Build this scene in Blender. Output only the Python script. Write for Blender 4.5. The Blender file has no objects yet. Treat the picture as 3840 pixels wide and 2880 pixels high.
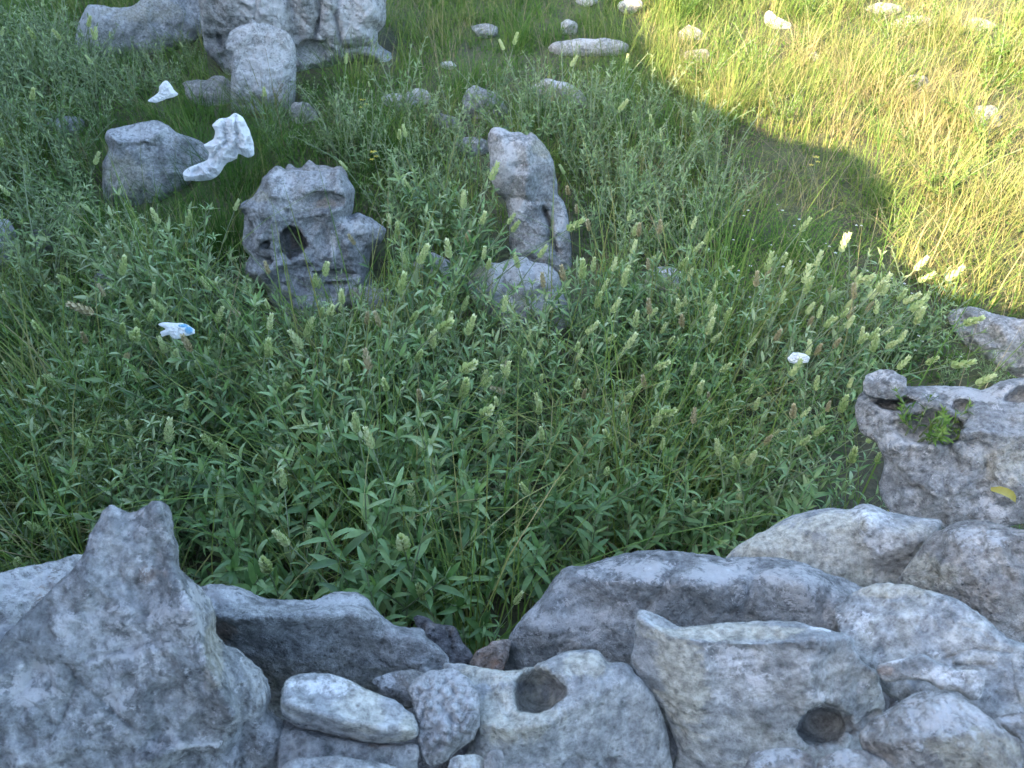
import bpy, math, random
import numpy as np
from mathutils import Vector, Matrix

# ------------------------------------------------------------------ camera, sky, sun, exposure
scn = bpy.context.scene
col = scn.collection
CAM = np.array([0.0, 0.0, 1.55])
PITCH = math.radians(37.0)
FPX = 2886.0                                  # focal length in pixels of the 3840-wide photograph
cam_d = bpy.data.cameras.new('camera')
cam_d.sensor_width = 34.6; cam_d.lens = 26.0
cam_d.clip_start = 0.02; cam_d.clip_end = 2000
cam_d.dof.use_dof = True; cam_d.dof.focus_distance = 1.75; cam_d.dof.aperture_fstop = 11.0
cam_o = bpy.data.objects.new('camera', cam_d); col.objects.link(cam_o)
cam_o.location = CAM; cam_o.rotation_euler = (math.pi/2 - PITCH, 0, 0)
scn.camera = cam_o

SUN_EL = math.radians(27.0)
SUN_H = np.array([-0.78, -0.626]); SUN_H /= np.linalg.norm(SUN_H)     # horizontal direction towards the sun
SUN_DIR = np.array([SUN_H[0]*math.cos(SUN_EL), SUN_H[1]*math.cos(SUN_EL), math.sin(SUN_EL)])
world = bpy.data.worlds.new('World'); scn.world = world; world.use_nodes = True
wn = world.node_tree.nodes; wl = world.node_tree.links
sky = wn.new('ShaderNodeTexSky'); sky.sky_type = 'NISHITA'; sky.sun_disc = False
sky.sun_elevation = SUN_EL
sky.sun_rotation = math.atan2(SUN_H[0], SUN_H[1])
sky.air_density = 1.0; sky.dust_density = 2.0; sky.ozone_density = 1.0
bg = wn['Background']; bg.inputs['Strength'].default_value = 0.15
wl.new(sky.outputs['Color'], bg.inputs['Color'])
sun_d = bpy.data.lights.new('sun', 'SUN'); sun_d.energy = 4.2; sun_d.angle = math.radians(0.5)
sun_d.color = (1.0, 0.79, 0.47)
sun_o = bpy.data.objects.new('sun', sun_d); col.objects.link(sun_o)
sun_o.rotation_euler = Vector(SUN_DIR).to_track_quat('Z', 'Y').to_euler(); sun_o.location = (-6, -5, 8)
scn.view_settings.view_transform = 'Standard'; scn.view_settings.look = 'None'
scn.view_settings.gamma = 1.0; scn.view_settings.exposure = 3.05
scn.cycles.use_denoising = True; scn.cycles.denoising_prefilter = 'ACCURATE'
scn.cycles.max_bounces = 3; scn.cycles.diffuse_bounces = 3; scn.cycles.transmission_bounces = 3; scn.cycles.use_adaptive_sampling = True; scn.cycles.adaptive_threshold = 0.02; scn.cycles.transparent_max_bounces = 4

# ------------------------------------------------------------------ helpers
rng = np.random.default_rng(7)
random.seed(7)
cp, sp = math.cos(PITCH), math.sin(PITCH)
RIGHT = np.array([1.0, 0, 0]); FWD = np.array([0, cp, -sp]); UP = np.array([0, sp, cp])

def ray(px, py):
    d = FWD*FPX + RIGHT*(px-1920.0) + UP*(1440.0-py)
    return d/np.linalg.norm(d)

def project(P):
    q = np.asarray(P, float) - CAM
    z = np.maximum(q@FWD, 1e-3)
    return np.stack([1920.0 + FPX*(q@RIGHT)/z, 1440.0 - FPX*(q@UP)/z], -1)

_g = np.random.default_rng(3)
PERM = _g.permutation(256); PERM = np.concatenate([PERM, PERM, PERM])
GRAD = _g.normal(size=(256, 3)); GRAD /= np.linalg.norm(GRAD, axis=1)[:, None]
def perlin(p):
    p = np.asarray(p, float)
    i = np.floor(p).astype(np.int64); f = p - i; i &= 255
    u = f*f*f*(f*(f*6-15)+10)
    out = 0
    for dx in (0, 1):
        for dy in (0, 1):
            for dz in (0, 1):
                h = PERM[PERM[PERM[i[..., 0]+dx]+i[..., 1]+dy]+i[..., 2]+dz]
                g = GRAD[h]
                d = g[..., 0]*(f[..., 0]-dx)+g[..., 1]*(f[..., 1]-dy)+g[..., 2]*(f[..., 2]-dz)
                w = (u[..., 0] if dx else 1-u[..., 0])*(u[..., 1] if dy else 1-u[..., 1])*(u[..., 2] if dz else 1-u[..., 2])
                out = out + w*d
    return out*1.6
def fbm(p, oct=4, gain=0.5, ridged=False):
    a, s, out = 1.0, 1.0, 0
    for k in range(oct):
        n = perlin(p*s+17.3*k)
        if ridged: n = 1-2*np.abs(n)
        out = out + a*n; a *= gain; s *= 2.03
    return out
def worley(p):
    """distance to nearest jittered lattice point"""
    i = np.floor(p).astype(np.int64); best = np.full(p.shape[:-1], 9.0)
    for dx in (-1, 0, 1):
        for dy in (-1, 0, 1):
            for dz in (-1, 0, 1):
                c = i + np.array([dx, dy, dz]); cc = c & 255
                h = PERM[PERM[PERM[cc[..., 0]]+cc[..., 1]]+cc[..., 2]]
                j = np.stack([h, PERM[h+31], PERM[h+97]], -1)/255.0
                best = np.minimum(best, (((c+j)-p)**2).sum(-1))
    return np.sqrt(best)

def ground_z(x, y):
    x = np.asarray(x, float); y = np.asarray(y, float)
    t = y-1.4
    rise = 0.125*np.where(t > 0, np.sqrt(t*t+0.09)-0.3, 0)
    q = np.stack([x*0.9, y*0.9, 0*x+4.2], -1)
    q2 = np.stack([x*2.7, y*2.7, 0*x+1.7], -1)
    fade = np.clip(1.0-np.hypot(x, y-3)/60, 0.2, 1)
    return rise + (0.05*perlin(q) + 0.018*perlin(q2))*fade

def ground_hit(px, py, h=0.0):
    r = ray(px, py); t = 0.4
    lo, hi = 0.2, 60.0
    for k in range(60):
        m = (lo+hi)/2; p = CAM+r*m
        if p[2] > float(ground_z(p[0], p[1]))+h: lo = m
        else: hi = m
    return CAM+r*lo, lo

def mesh_obj(name, V, F, mat, parent=None, smooth=True, attrs=None):
    me = bpy.data.meshes.new(name)
    V = np.asarray(V, np.float32)
    if isinstance(F, np.ndarray):
        n, k = F.shape
        me.vertices.add(len(V)); me.vertices.foreach_set('co', V.ravel())
        me.loops.add(n*k); me.loops.foreach_set('vertex_index', F.astype(np.int32).ravel())
        me.polygons.add(n); me.polygons.foreach_set('loop_start', np.arange(0, n*k, k, dtype=np.int32))
        me.update(calc_edges=True)
    else:
        me.from_pydata(V.tolist(), [], F)
    if smooth: me.polygons.foreach_set('use_smooth', np.ones(len(me.polygons), bool))
    for an, (typ, arr) in (attrs or {}).items():
        a = me.attributes.new(an, typ, 'POINT')
        a.data.foreach_set('color' if 'COLOR' in typ else 'value', np.asarray(arr, np.float32).ravel())
    if mat: me.materials.append(mat)
    me.validate()
    o = bpy.data.objects.new(name, me); col.objects.link(o)
    if parent is not None: o.parent = parent
    return o

def tag(o, label=None, cat=None, group=None, kind=None):
    if label: o['label'] = label
    if cat: o['category'] = cat
    if group: o['group'] = group
    if kind: o['kind'] = kind
    return o
def empty(name, loc):
    o = bpy.data.objects.new(name, None); col.objects.link(o); o.location = loc; o.empty_display_size = 0.05
    return o

# ------------------------------------------------------------------ materials
def new_mat(name):
    m = bpy.data.materials.new(name); m.use_nodes = True
    nt = m.node_tree; nt.nodes.clear()
    return m, nt
class NB:
    def __init__(s, nt): s.nt = nt
    def n(s, t, **kw):
        nd = s.nt.nodes.new(t)
        for k, v in kw.items(): setattr(nd, k, v)
        return nd
    def l(s, a, b): s.nt.links.new(a, b)
    def noise(s, vec, scale, detail=4, rough=0.55, dist=0.0):
        nd = s.n('ShaderNodeTexNoise'); nd.inputs['Scale'].default_value = scale; nd.inputs['Detail'].default_value = detail
        nd.inputs['Roughness'].default_value = rough; nd.inputs['Distortion'].default_value = dist
        s.l(vec, nd.inputs['Vector']); return nd.outputs['Fac']
    def ramp(s, fac, stops):
        nd = s.n('ShaderNodeValToRGB'); e = nd.color_ramp.elements
        while len(e) < len(stops): e.new(0.5)
        for el, (p, c) in zip(e, stops):
            el.position = p; el.color = (c, c, c, 1) if isinstance(c, (int, float)) else (*c, 1)
        s.l(fac, nd.inputs['Fac']); return nd.outputs['Color']
    def mix(s, fac, a, b, mode='MIX'):
        nd = s.n('ShaderNodeMix', data_type='RGBA', blend_type=mode)
        for inp, v in ((nd.inputs[0], fac), (nd.inputs[6], a), (nd.inputs[7], b)):
            if isinstance(v, (int, float)): inp.default_value = v
            elif isinstance(v, tuple): inp.default_value = (*v, 1)
            else: s.l(v, inp)
        return nd.outputs[2]
    def math(s, op, a, b=0.0, clamp=False):
        nd = s.n('ShaderNodeMath', operation=op, use_clamp=clamp)
        for inp, v in ((nd.inputs[0], a), (nd.inputs[1], b)):
            if isinstance(v, (int, float)): inp.default_value = v
            else: s.l(v, inp)
        return nd.outputs[0]

def rock_material(name, bump=1.0, fine_scale=85.0):
    """the weathering pattern (patches, lichen, stains) comes from the 'weather' vertex colour; the shader adds grain and pits"""
    m, nt = new_mat(name); b = NB(nt)
    tc = b.n('ShaderNodeTexCoord'); v = tc.outputs['Object']
    at = b.n('ShaderNodeAttribute', attribute_name='weather')
    n2 = b.noise(v, fine_scale, 5, 0.74)
    base = b.mix(0.8, at.outputs['Color'], b.ramp(n2, [(0.34, 0.42), (0.5, 1.0), (0.66, 1.5)]), 'MULTIPLY')
    # crisp lichen specks where the vertex alpha allows them
    n3 = b.noise(v, fine_scale*0.55, 6, 0.8, 0.4)
    sp_ = b.math('MULTIPLY', b.ramp(b.math('ADD', n3, b.math('MULTIPLY', at.outputs['Alpha'], 0.22)), [(0.66, 0.0), (0.70, 1.0)]), 0.8)
    base = b.mix(sp_, base, (0.52, 0.53, 0.535))
    pv = b.n('ShaderNodeTexVoronoi'); pv.inputs['Scale'].default_value = 120; b.l(v, pv.inputs['Vector'])
    pits = b.math('MULTIPLY', b.ramp(pv.outputs['Distance'], [(0.14, 1.0), (0.34, 0.0)]), b.ramp(n3, [(0.50, 0.0), (0.60, 1.0)]))
    pits = b.math('MULTIPLY', pits, b.math('SUBTRACT', 1.0, sp_))
    base = b.mix(b.math('MULTIPLY', pits, 0.5), base, (0.07, 0.072, 0.075))
    hh = b.math('SUBTRACT', b.math('ADD', n2, b.math('MULTIPLY', n3, 0.8)), b.math('MULTIPLY', pits, 0.5))
    bp = b.n('ShaderNodeBump'); bp.inputs['Strength'].default_value = 1.0*bump; bp.inputs['Distance'].default_value = 0.022
    b.l(hh, bp.inputs['Height'])
    pr = b.n('ShaderNodeBsdfDiffuse'); pr.inputs['Roughness'].default_value = 0.4
    b.l(base, pr.inputs['Color']); b.l(bp.outputs[0], pr.inputs['Normal'])
    out = b.n('ShaderNodeOutputMaterial'); b.l(pr.outputs[0], out.inputs[0])
    return m

def sstep(a, b, x):
    t = np.clip((x-a)/(b-a), 0, 1); return t*t*(3-2*t)
ROCKS = {  # dark, light, lichen amount, warm tint, warm amount
 'lime': ((0.180, 0.192, 0.196), (0.345, 0.358, 0.356), 0.5, (0.29, 0.275, 0.24), 0.2),
 'lime_white': ((0.235, 0.246, 0.248), (0.41, 0.418, 0.414), 0.75, (0.37, 0.345, 0.30), 0.25),
 'lime_smooth': ((0.185, 0.196, 0.200), (0.300, 0.308, 0.296), 0.25, (0.345, 0.335, 0.27), 0.45),
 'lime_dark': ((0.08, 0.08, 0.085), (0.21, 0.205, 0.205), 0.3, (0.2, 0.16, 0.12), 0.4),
 'lime_rust': ((0.16, 0.135, 0.115), (0.34, 0.29, 0.25), 0.5, (0.36, 0.17, 0.085), 0.9),
 'lime_warm': ((0.195, 0.195, 0.188), (0.345, 0.338, 0.318), 0.5, (0.31, 0.265, 0.22), 0.35)}
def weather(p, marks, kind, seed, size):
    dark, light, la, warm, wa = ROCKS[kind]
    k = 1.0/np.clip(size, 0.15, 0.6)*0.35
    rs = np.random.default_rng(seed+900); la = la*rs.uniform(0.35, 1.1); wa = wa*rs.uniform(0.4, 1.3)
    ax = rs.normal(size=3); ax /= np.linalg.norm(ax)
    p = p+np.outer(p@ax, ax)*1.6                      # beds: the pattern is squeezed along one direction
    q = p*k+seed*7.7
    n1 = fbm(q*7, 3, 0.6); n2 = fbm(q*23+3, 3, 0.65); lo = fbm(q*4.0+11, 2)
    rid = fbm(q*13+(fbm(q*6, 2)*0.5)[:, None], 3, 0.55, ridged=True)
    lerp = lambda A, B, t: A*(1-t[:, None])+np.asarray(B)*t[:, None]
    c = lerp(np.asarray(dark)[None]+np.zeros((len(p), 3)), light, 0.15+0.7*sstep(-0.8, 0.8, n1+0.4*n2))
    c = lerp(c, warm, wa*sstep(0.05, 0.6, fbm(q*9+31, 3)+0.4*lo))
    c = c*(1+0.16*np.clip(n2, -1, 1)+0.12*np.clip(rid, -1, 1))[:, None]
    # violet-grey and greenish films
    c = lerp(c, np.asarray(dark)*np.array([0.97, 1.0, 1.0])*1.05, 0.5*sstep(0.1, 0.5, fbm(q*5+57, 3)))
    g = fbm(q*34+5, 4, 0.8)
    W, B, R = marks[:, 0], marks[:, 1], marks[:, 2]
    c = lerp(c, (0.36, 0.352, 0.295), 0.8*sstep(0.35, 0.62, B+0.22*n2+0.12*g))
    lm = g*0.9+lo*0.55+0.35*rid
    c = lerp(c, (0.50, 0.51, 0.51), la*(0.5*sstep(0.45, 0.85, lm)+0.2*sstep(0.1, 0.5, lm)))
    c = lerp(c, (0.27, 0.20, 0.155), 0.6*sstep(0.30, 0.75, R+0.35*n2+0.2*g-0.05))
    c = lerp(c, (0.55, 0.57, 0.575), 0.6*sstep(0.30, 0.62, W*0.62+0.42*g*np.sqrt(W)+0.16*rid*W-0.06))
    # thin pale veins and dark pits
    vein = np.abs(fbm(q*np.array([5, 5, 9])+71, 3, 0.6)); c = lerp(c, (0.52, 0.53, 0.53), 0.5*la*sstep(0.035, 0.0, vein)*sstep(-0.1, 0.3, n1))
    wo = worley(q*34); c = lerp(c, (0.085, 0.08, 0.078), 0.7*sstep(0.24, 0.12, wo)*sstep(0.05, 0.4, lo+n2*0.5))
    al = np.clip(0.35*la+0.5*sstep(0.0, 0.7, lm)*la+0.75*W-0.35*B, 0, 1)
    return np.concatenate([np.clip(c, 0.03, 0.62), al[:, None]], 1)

def plant_material(name, stops, under=None, rough=0.55, trans=0.30, trans_gain=1.4, spec=0.3, drift=0.9):
    """colour from the per-vertex 'tint' plus a per-object random; thin leaf: part of the light passes through"""
    m, nt = new_mat(name); b = NB(nt)
    at = b.n('ShaderNodeAttribute', attribute_name='tint'); oi = b.n('ShaderNodeObjectInfo')
    t = b.math('ADD', at.outputs['Fac'], b.math('MULTIPLY', b.math('SUBTRACT', oi.outputs['Random'], 0.5), 0.5), True)
    ge0 = b.n('ShaderNodeNewGeometry'); dr = b.noise(ge0.outputs['Position'], 3.2, 2, 0.6)
    t = b.math('ADD', t, b.math('MULTIPLY', b.math('SUBTRACT', dr, 0.5), drift), True)
    c = b.ramp(t, stops)
    if spec > 0:
        tc = b.n('ShaderNodeTexCoord')
        nz = b.noise(tc.outputs['Object'], 60 if under is None else 4.0, 2, 0.6)
        c = b.mix(0.5, c, b.ramp(nz, [(0.3, 0.7), (0.7, 1.25)]), 'MULTIPLY')
    if under:
        ge = b.n('ShaderNodeNewGeometry')
        c = b.mix(b.math('MULTIPLY', ge.outputs['Backfacing'], 0.75), c, under)
    if spec > 0:
        pr = b.n('ShaderNodeBsdfPrincipled'); pr.inputs['Roughness'].default_value = rough
        pr.inputs['Specular IOR Level'].default_value = spec; b.l(c, pr.inputs['Base Color'])
    else:
        pr = b.n('ShaderNodeBsdfDiffuse'); b.l(c, pr.inputs['Color'])
    tr = b.n('ShaderNodeBsdfTranslucent')
    tcol = b.mix(1.0, c, (trans_gain*1.0, trans_gain*1.05, trans_gain*0.55), 'MULTIPLY'); b.l(tcol, tr.inputs['Color'])
    mx = b.n('ShaderNodeMixShader'); mx.inputs[0].default_value = trans
    b.l(pr.outputs[0], mx.inputs[1]); b.l(tr.outputs[0], mx.inputs[2])
    out = b.n('ShaderNodeOutputMaterial'); b.l(mx.outputs[0], out.inputs[0])
    return m

M = {}
for _k in ROCKS: M[_k] = rock_material('limestone' if _k == 'lime' else 'limestone_'+_k[5:], 0.6 if _k == 'lime_smooth' else 1.0)

M['sage'] = plant_material('sage_leaf', [(0.0, (0.036, 0.078, 0.024)), (0.35, (0.092, 0.178, 0.058)), (0.7, (0.172, 0.268, 0.100)), (1.0, (0.30, 0.365, 0.195))], under=(0.24, 0.285, 0.18), trans=0.26, rough=0.45, spec=0.4)
M['sage_stem'] = plant_material('sage_stem', [(0.0, (0.11, 0.15, 0.075)), (1.0, (0.20, 0.24, 0.14))], trans=0.0)
M['spike'] = plant_material('sage_flower_spike', [(0.0, (0.23, 0.31, 0.12)), (0.5, (0.36, 0.43, 0.20)), (1.0, (0.52, 0.55, 0.33))], trans=0.2, drift=0.1)
M['spike_dry'] = plant_material('dry_flower_spike', [(0.0, (0.26, 0.22, 0.12)), (1.0, (0.42, 0.37, 0.24))], trans=0.15)
M['herb'] = plant_material('herb_leaf', [(0.0, (0.065, 0.118, 0.044)), (0.5, (0.150, 0.230, 0.092)), (1.0, (0.27, 0.335, 0.175))], under=(0.22, 0.26, 0.16), trans=0.3)
M['grass'] = plant_material('grass_blade', [(0.0, (0.036, 0.078, 0.020)), (0.30, (0.078, 0.148, 0.036)), (0.55, (0.135, 0.195, 0.052)), (0.75, (0.20, 0.205, 0.080)), (1.0, (0.31, 0.265, 0.145))], trans=0.30, trans_gain=1.2, rough=0.5, spec=0)
M['straw'] = plant_material('dry_straw', [(0.0, (0.16, 0.13, 0.07)), (1.0, (0.34, 0.28, 0.16))], trans=0.2)
M['cover'] = plant_material('ground_cover_leaf', [(0.0, (0.045, 0.095, 0.024)), (0.5, (0.095, 0.170, 0.042)), (1.0, (0.17, 0.235, 0.07))], trans=0.3, spec=0)
M['petal'] = plant_material('white_petal', [(0.0, (0.62, 0.63, 0.58)), (1.0, (0.75, 0.75, 0.72))], trans=0.3, trans_gain=1.0)
M['yellow'] = plant_material('yellow_petal', [(0.0, (0.42, 0.36, 0.04)), (1.0, (0.55, 0.45, 0.06))], trans=0.25, trans_gain=1.0)
M['yellow_leaf'] = plant_material('yellow_leaf', [(0.0, (0.24, 0.20, 0.03)), (1.0, (0.30, 0.22, 0.05))], trans=0.25, trans_gain=1.0)

def plastic(name, colour, blue=False):
    m, nt = new_mat(name); b = NB(nt)
    pr = b.n('ShaderNodeBsdfPrincipled'); pr.inputs['Roughness'].default_value = 0.38
    tc = b.n('ShaderNodeTexCoord')
    nz = b.noise(tc.outputs['Object'], 45, 4, 0.6)
    c = b.mix(b.ramp(nz, [(0.35, 0.0), (0.8, 0.5)]), colour, tuple(x*0.8 for x in colour))
    if blue:
        at = b.n('ShaderNodeAttribute', attribute_name='marks'); sep = b.n('ShaderNodeSeparateColor'); b.l(at.outputs['Color'], sep.inputs[0])
        c = b.mix(b.ramp(sep.outputs[2], [(0.42, 0.0), (0.5, 1.0)]), c, (0.02, 0.30, 0.55))
        c = b.mix(b.ramp(sep.outputs[0], [(0.42, 0.0), (0.5, 1.0)]), c, (0.55, 0.27, 0.05))
    b.l(c, pr.inputs['Base Color'])
    n2 = b.noise(tc.outputs['Object'], 70, 5, 0.6, 1.5)
    bp = b.n('ShaderNodeBump'); bp.inputs['Strength'].default_value = 0.7; bp.inputs['Distance'].default_value = 0.006
    b.l(n2, bp.inputs['Height']); b.l(bp.outputs[0], pr.inputs['Normal'])
    tr = b.n('ShaderNodeBsdfTranslucent'); tr.inputs['Color'].default_value = (*colour, 1)
    mx = b.n('ShaderNodeMixShader'); mx.inputs[0].default_value = 0.5
    b.l(pr.outputs[0], mx.inputs[1]); b.l(tr.outputs[0], mx.inputs[2])
    out = b.n('ShaderNodeOutputMaterial'); b.l(mx.outputs[0], out.inputs[0])
    return m
M['plastic'] = plastic('white_plastic_film', (0.80, 0.82, 0.83))
M['wrapper'] = plastic('printed_wrapper_film', (0.80, 0.82, 0.82), True)

def soil_material():
    m, nt = new_mat('meadow_soil'); b = NB(nt)
    tc = b.n('ShaderNodeTexCoord'); v = tc.outputs['Object']
    n1 = b.noise(v, 2.2, 5, 0.6); n2 = b.noise(v, 40, 5, 0.65); n3 = b.noise(v, 0.15, 4, 0.6)
    c = b.mix(b.ramp(n1, [(0.35, 0.0), (0.65, 1.0)]), (0.050, 0.042, 0.026), (0.060, 0.068, 0.028))
    c = b.mix(b.ramp(n3, [(0.3, 0.0), (0.7, 0.5)]), c, (0.07, 0.085, 0.03))
    c = b.mix(0.8, c, b.ramp(n2, [(0.3, 0.5), (0.7, 1.5)]), 'MULTIPLY')
    bp = b.n('ShaderNodeBump'); bp.inputs['Strength'].default_value = 0.9; bp.inputs['Distance'].default_value = 0.02
    b.l(n2, bp.inputs['Height'])
    pr = b.n('ShaderNodeBsdfPrincipled'); pr.inputs['Roughness'].default_value = 0.95
    b.l(c, pr.inputs['Base Color']); b.l(bp.outputs[0], pr.inputs['Normal'])
    out = b.n('ShaderNodeOutputMaterial'); b.l(pr.outputs[0], out.inputs[0])
    return m
M['soil'] = soil_material()

# ------------------------------------------------------------------ ground: one sheet, fine near, coarse far
def axis(lim_lo, lim_hi, fine_lo, fine_hi, step):
    a = list(np.arange(fine_lo, fine_hi+1e-6, step)); s = step
    while a[-1] < lim_hi: s *= 1.22; a.append(a[-1]+s)
    s = step
    while a[0] > lim_lo: s *= 1.22; a.insert(0, a[0]-s)
    return np.array(a)
gx = axis(-400, 400, -5, 5, 0.06); gy = axis(-200, 600, -1, 8.5, 0.06)
GX, GY = np.meshgrid(gx, gy, indexing='ij')
GZ = ground_z(GX, GY) + 0.012*perlin(np.stack([GX*9, GY*9, 0*GX+.3], -1))*(np.hypot(GX, GY-3) < 9)
nx_, ny_ = GX.shape
idx = np.arange(nx_*ny_).reshape(nx_, ny_)
GF = np.stack([idx[:-1, :-1], idx[1:, :-1], idx[1:, 1:], idx[:-1, 1:]], -1).reshape(-1, 4)
go = mesh_obj('ground', np.stack([GX, GY, GZ], -1).reshape(-1, 3), GF, M['soil'])
tag(go, 'dark soil of the rocky meadow under the grass', kind='structure')
# ------------------------------------------------------------------ rocks: outline on a plane facing the camera, inflated to a solid, carved, meshed
def surface_nets(F, org, h):
    nx, ny, nz = F.shape
    S = F < 0
    cnt = np.zeros((nx-1, ny-1, nz-1), np.float32); acc = np.zeros((nx-1, ny-1, nz-1, 3), np.float32)
    def sl(o): return tuple(slice(o[k], o[k]+F.shape[k]-1) for k in range(3))
    for ax in range(3):
        for a in (0, 1):
            for b in (0, 1):
                o0 = [0, 0, 0]; oth = [k for k in range(3) if k != ax]
                o0[oth[0]] = a; o0[oth[1]] = b; o1 = list(o0); o1[ax] = 1
                f0, f1 = F[sl(o0)], F[sl(o1)]; c = (S[sl(o0)] != S[sl(o1)])
                ii = np.nonzero(c); t = f0[ii]/(f0[ii]-f1[ii])
                cnt[ii] += 1
                for k in range(3): acc[ii+(np.full(len(t), k),)] += (t if k == ax else o0[k])
    act = np.nonzero(cnt > 0)
    idm = np.full(cnt.shape, -1, np.int64); idm[act] = np.arange(len(act[0]))
    V = (acc[act]/cnt[act][:, None] + np.stack(act, -1))*h + org
    Q = []
    for ax in range(3):
        o0 = [slice(1, -1)]*3; o0[ax] = slice(0, -1); o1 = [slice(1, -1)]*3; o1[ax] = slice(1, None)
        a, b = S[tuple(o0)], S[tuple(o1)]
        for flip in (False, True):
            c = (a & ~b) if not flip else (~a & b)
            ii = np.stack(np.nonzero(c), -1)
            if not len(ii): continue
            base = ii.copy()
            for k in range(3):
                if k != ax: base[:, k] += 1
            p, q = [k for k in range(3) if k != ax]
            e1 = np.zeros(3, int); e1[p] = -1; e2 = np.zeros(3, int); e2[q] = -1
            c4 = [base, base+e1, base+e1+e2, base+e2]
            ids = np.stack([idm[tuple(x.T)] for x in c4], -1)
            if (ax == 1) != flip: ids = ids[:, ::-1]
            Q.append(ids)
    return V, np.concatenate(Q)

def smooth_outline(P, sub=4):
    P = np.asarray(P, float); n = len(P); out = []
    for i in range(n):
        p0, p1, p2, p3 = P[i-1], P[i], P[(i+1) % n], P[(i+2) % n]
        for k in range(sub):
            t = k/sub
            cr = 0.5*((2*p1)+(-p0+p2)*t+(2*p0-5*p1+4*p2-p3)*t*t+(-p0+3*p1-3*p2+p3)*t**3)
            out.append(0.55*cr+0.45*(p1*(1-t)+p2*t))
    return np.array(out)
def poly_sd(P, X, Y):
    """signed distance, positive inside"""
    d = np.full(X.shape, 1e9); ins = np.zeros(X.shape, bool); n = len(P)
    for i in range(n):
        x0, y0 = P[i]; x1, y1 = P[(i+1) % n]; ex, ey = x1-x0, y1-y0; L = ex*ex+ey*ey+1e-12
        t = np.clip(((X-x0)*ex+(Y-y0)*ey)/L, 0, 1)
        d = np.minimum(d, (X-x0-t*ex)**2+(Y-y0-t*ey)**2)
        c = ((y0 > Y) != (y1 > Y)) & (X < (x1-x0)*(Y-y0)/(y1-y0+1e-12)+x0); ins ^= c
    d = np.sqrt(d); return np.where(ins, d, -d)

CONV = {'f': (0, 0, 1.736), 'a': (0, 0, .5877), 'b': (1270, 0, .5877), 'c': (2540, 0, .5877), 'd': (0, 950, .5877), 'e': (1270, 950, .5877),
        'g': (2540, 950, .5877), 'h': (0, 1905, .5877), 'i': (1270, 1905, .5877), 'j': (2540, 1905, .5877), 'k': (800, 560, .3616), 'l': (500, 1200, .2411),
        'p': (0, 0, 1.0)}
def cv(c, pts):
    ox, oy, s = CONV[c]; return [(ox+s*x, oy+s*y) for x, y in pts]

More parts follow.
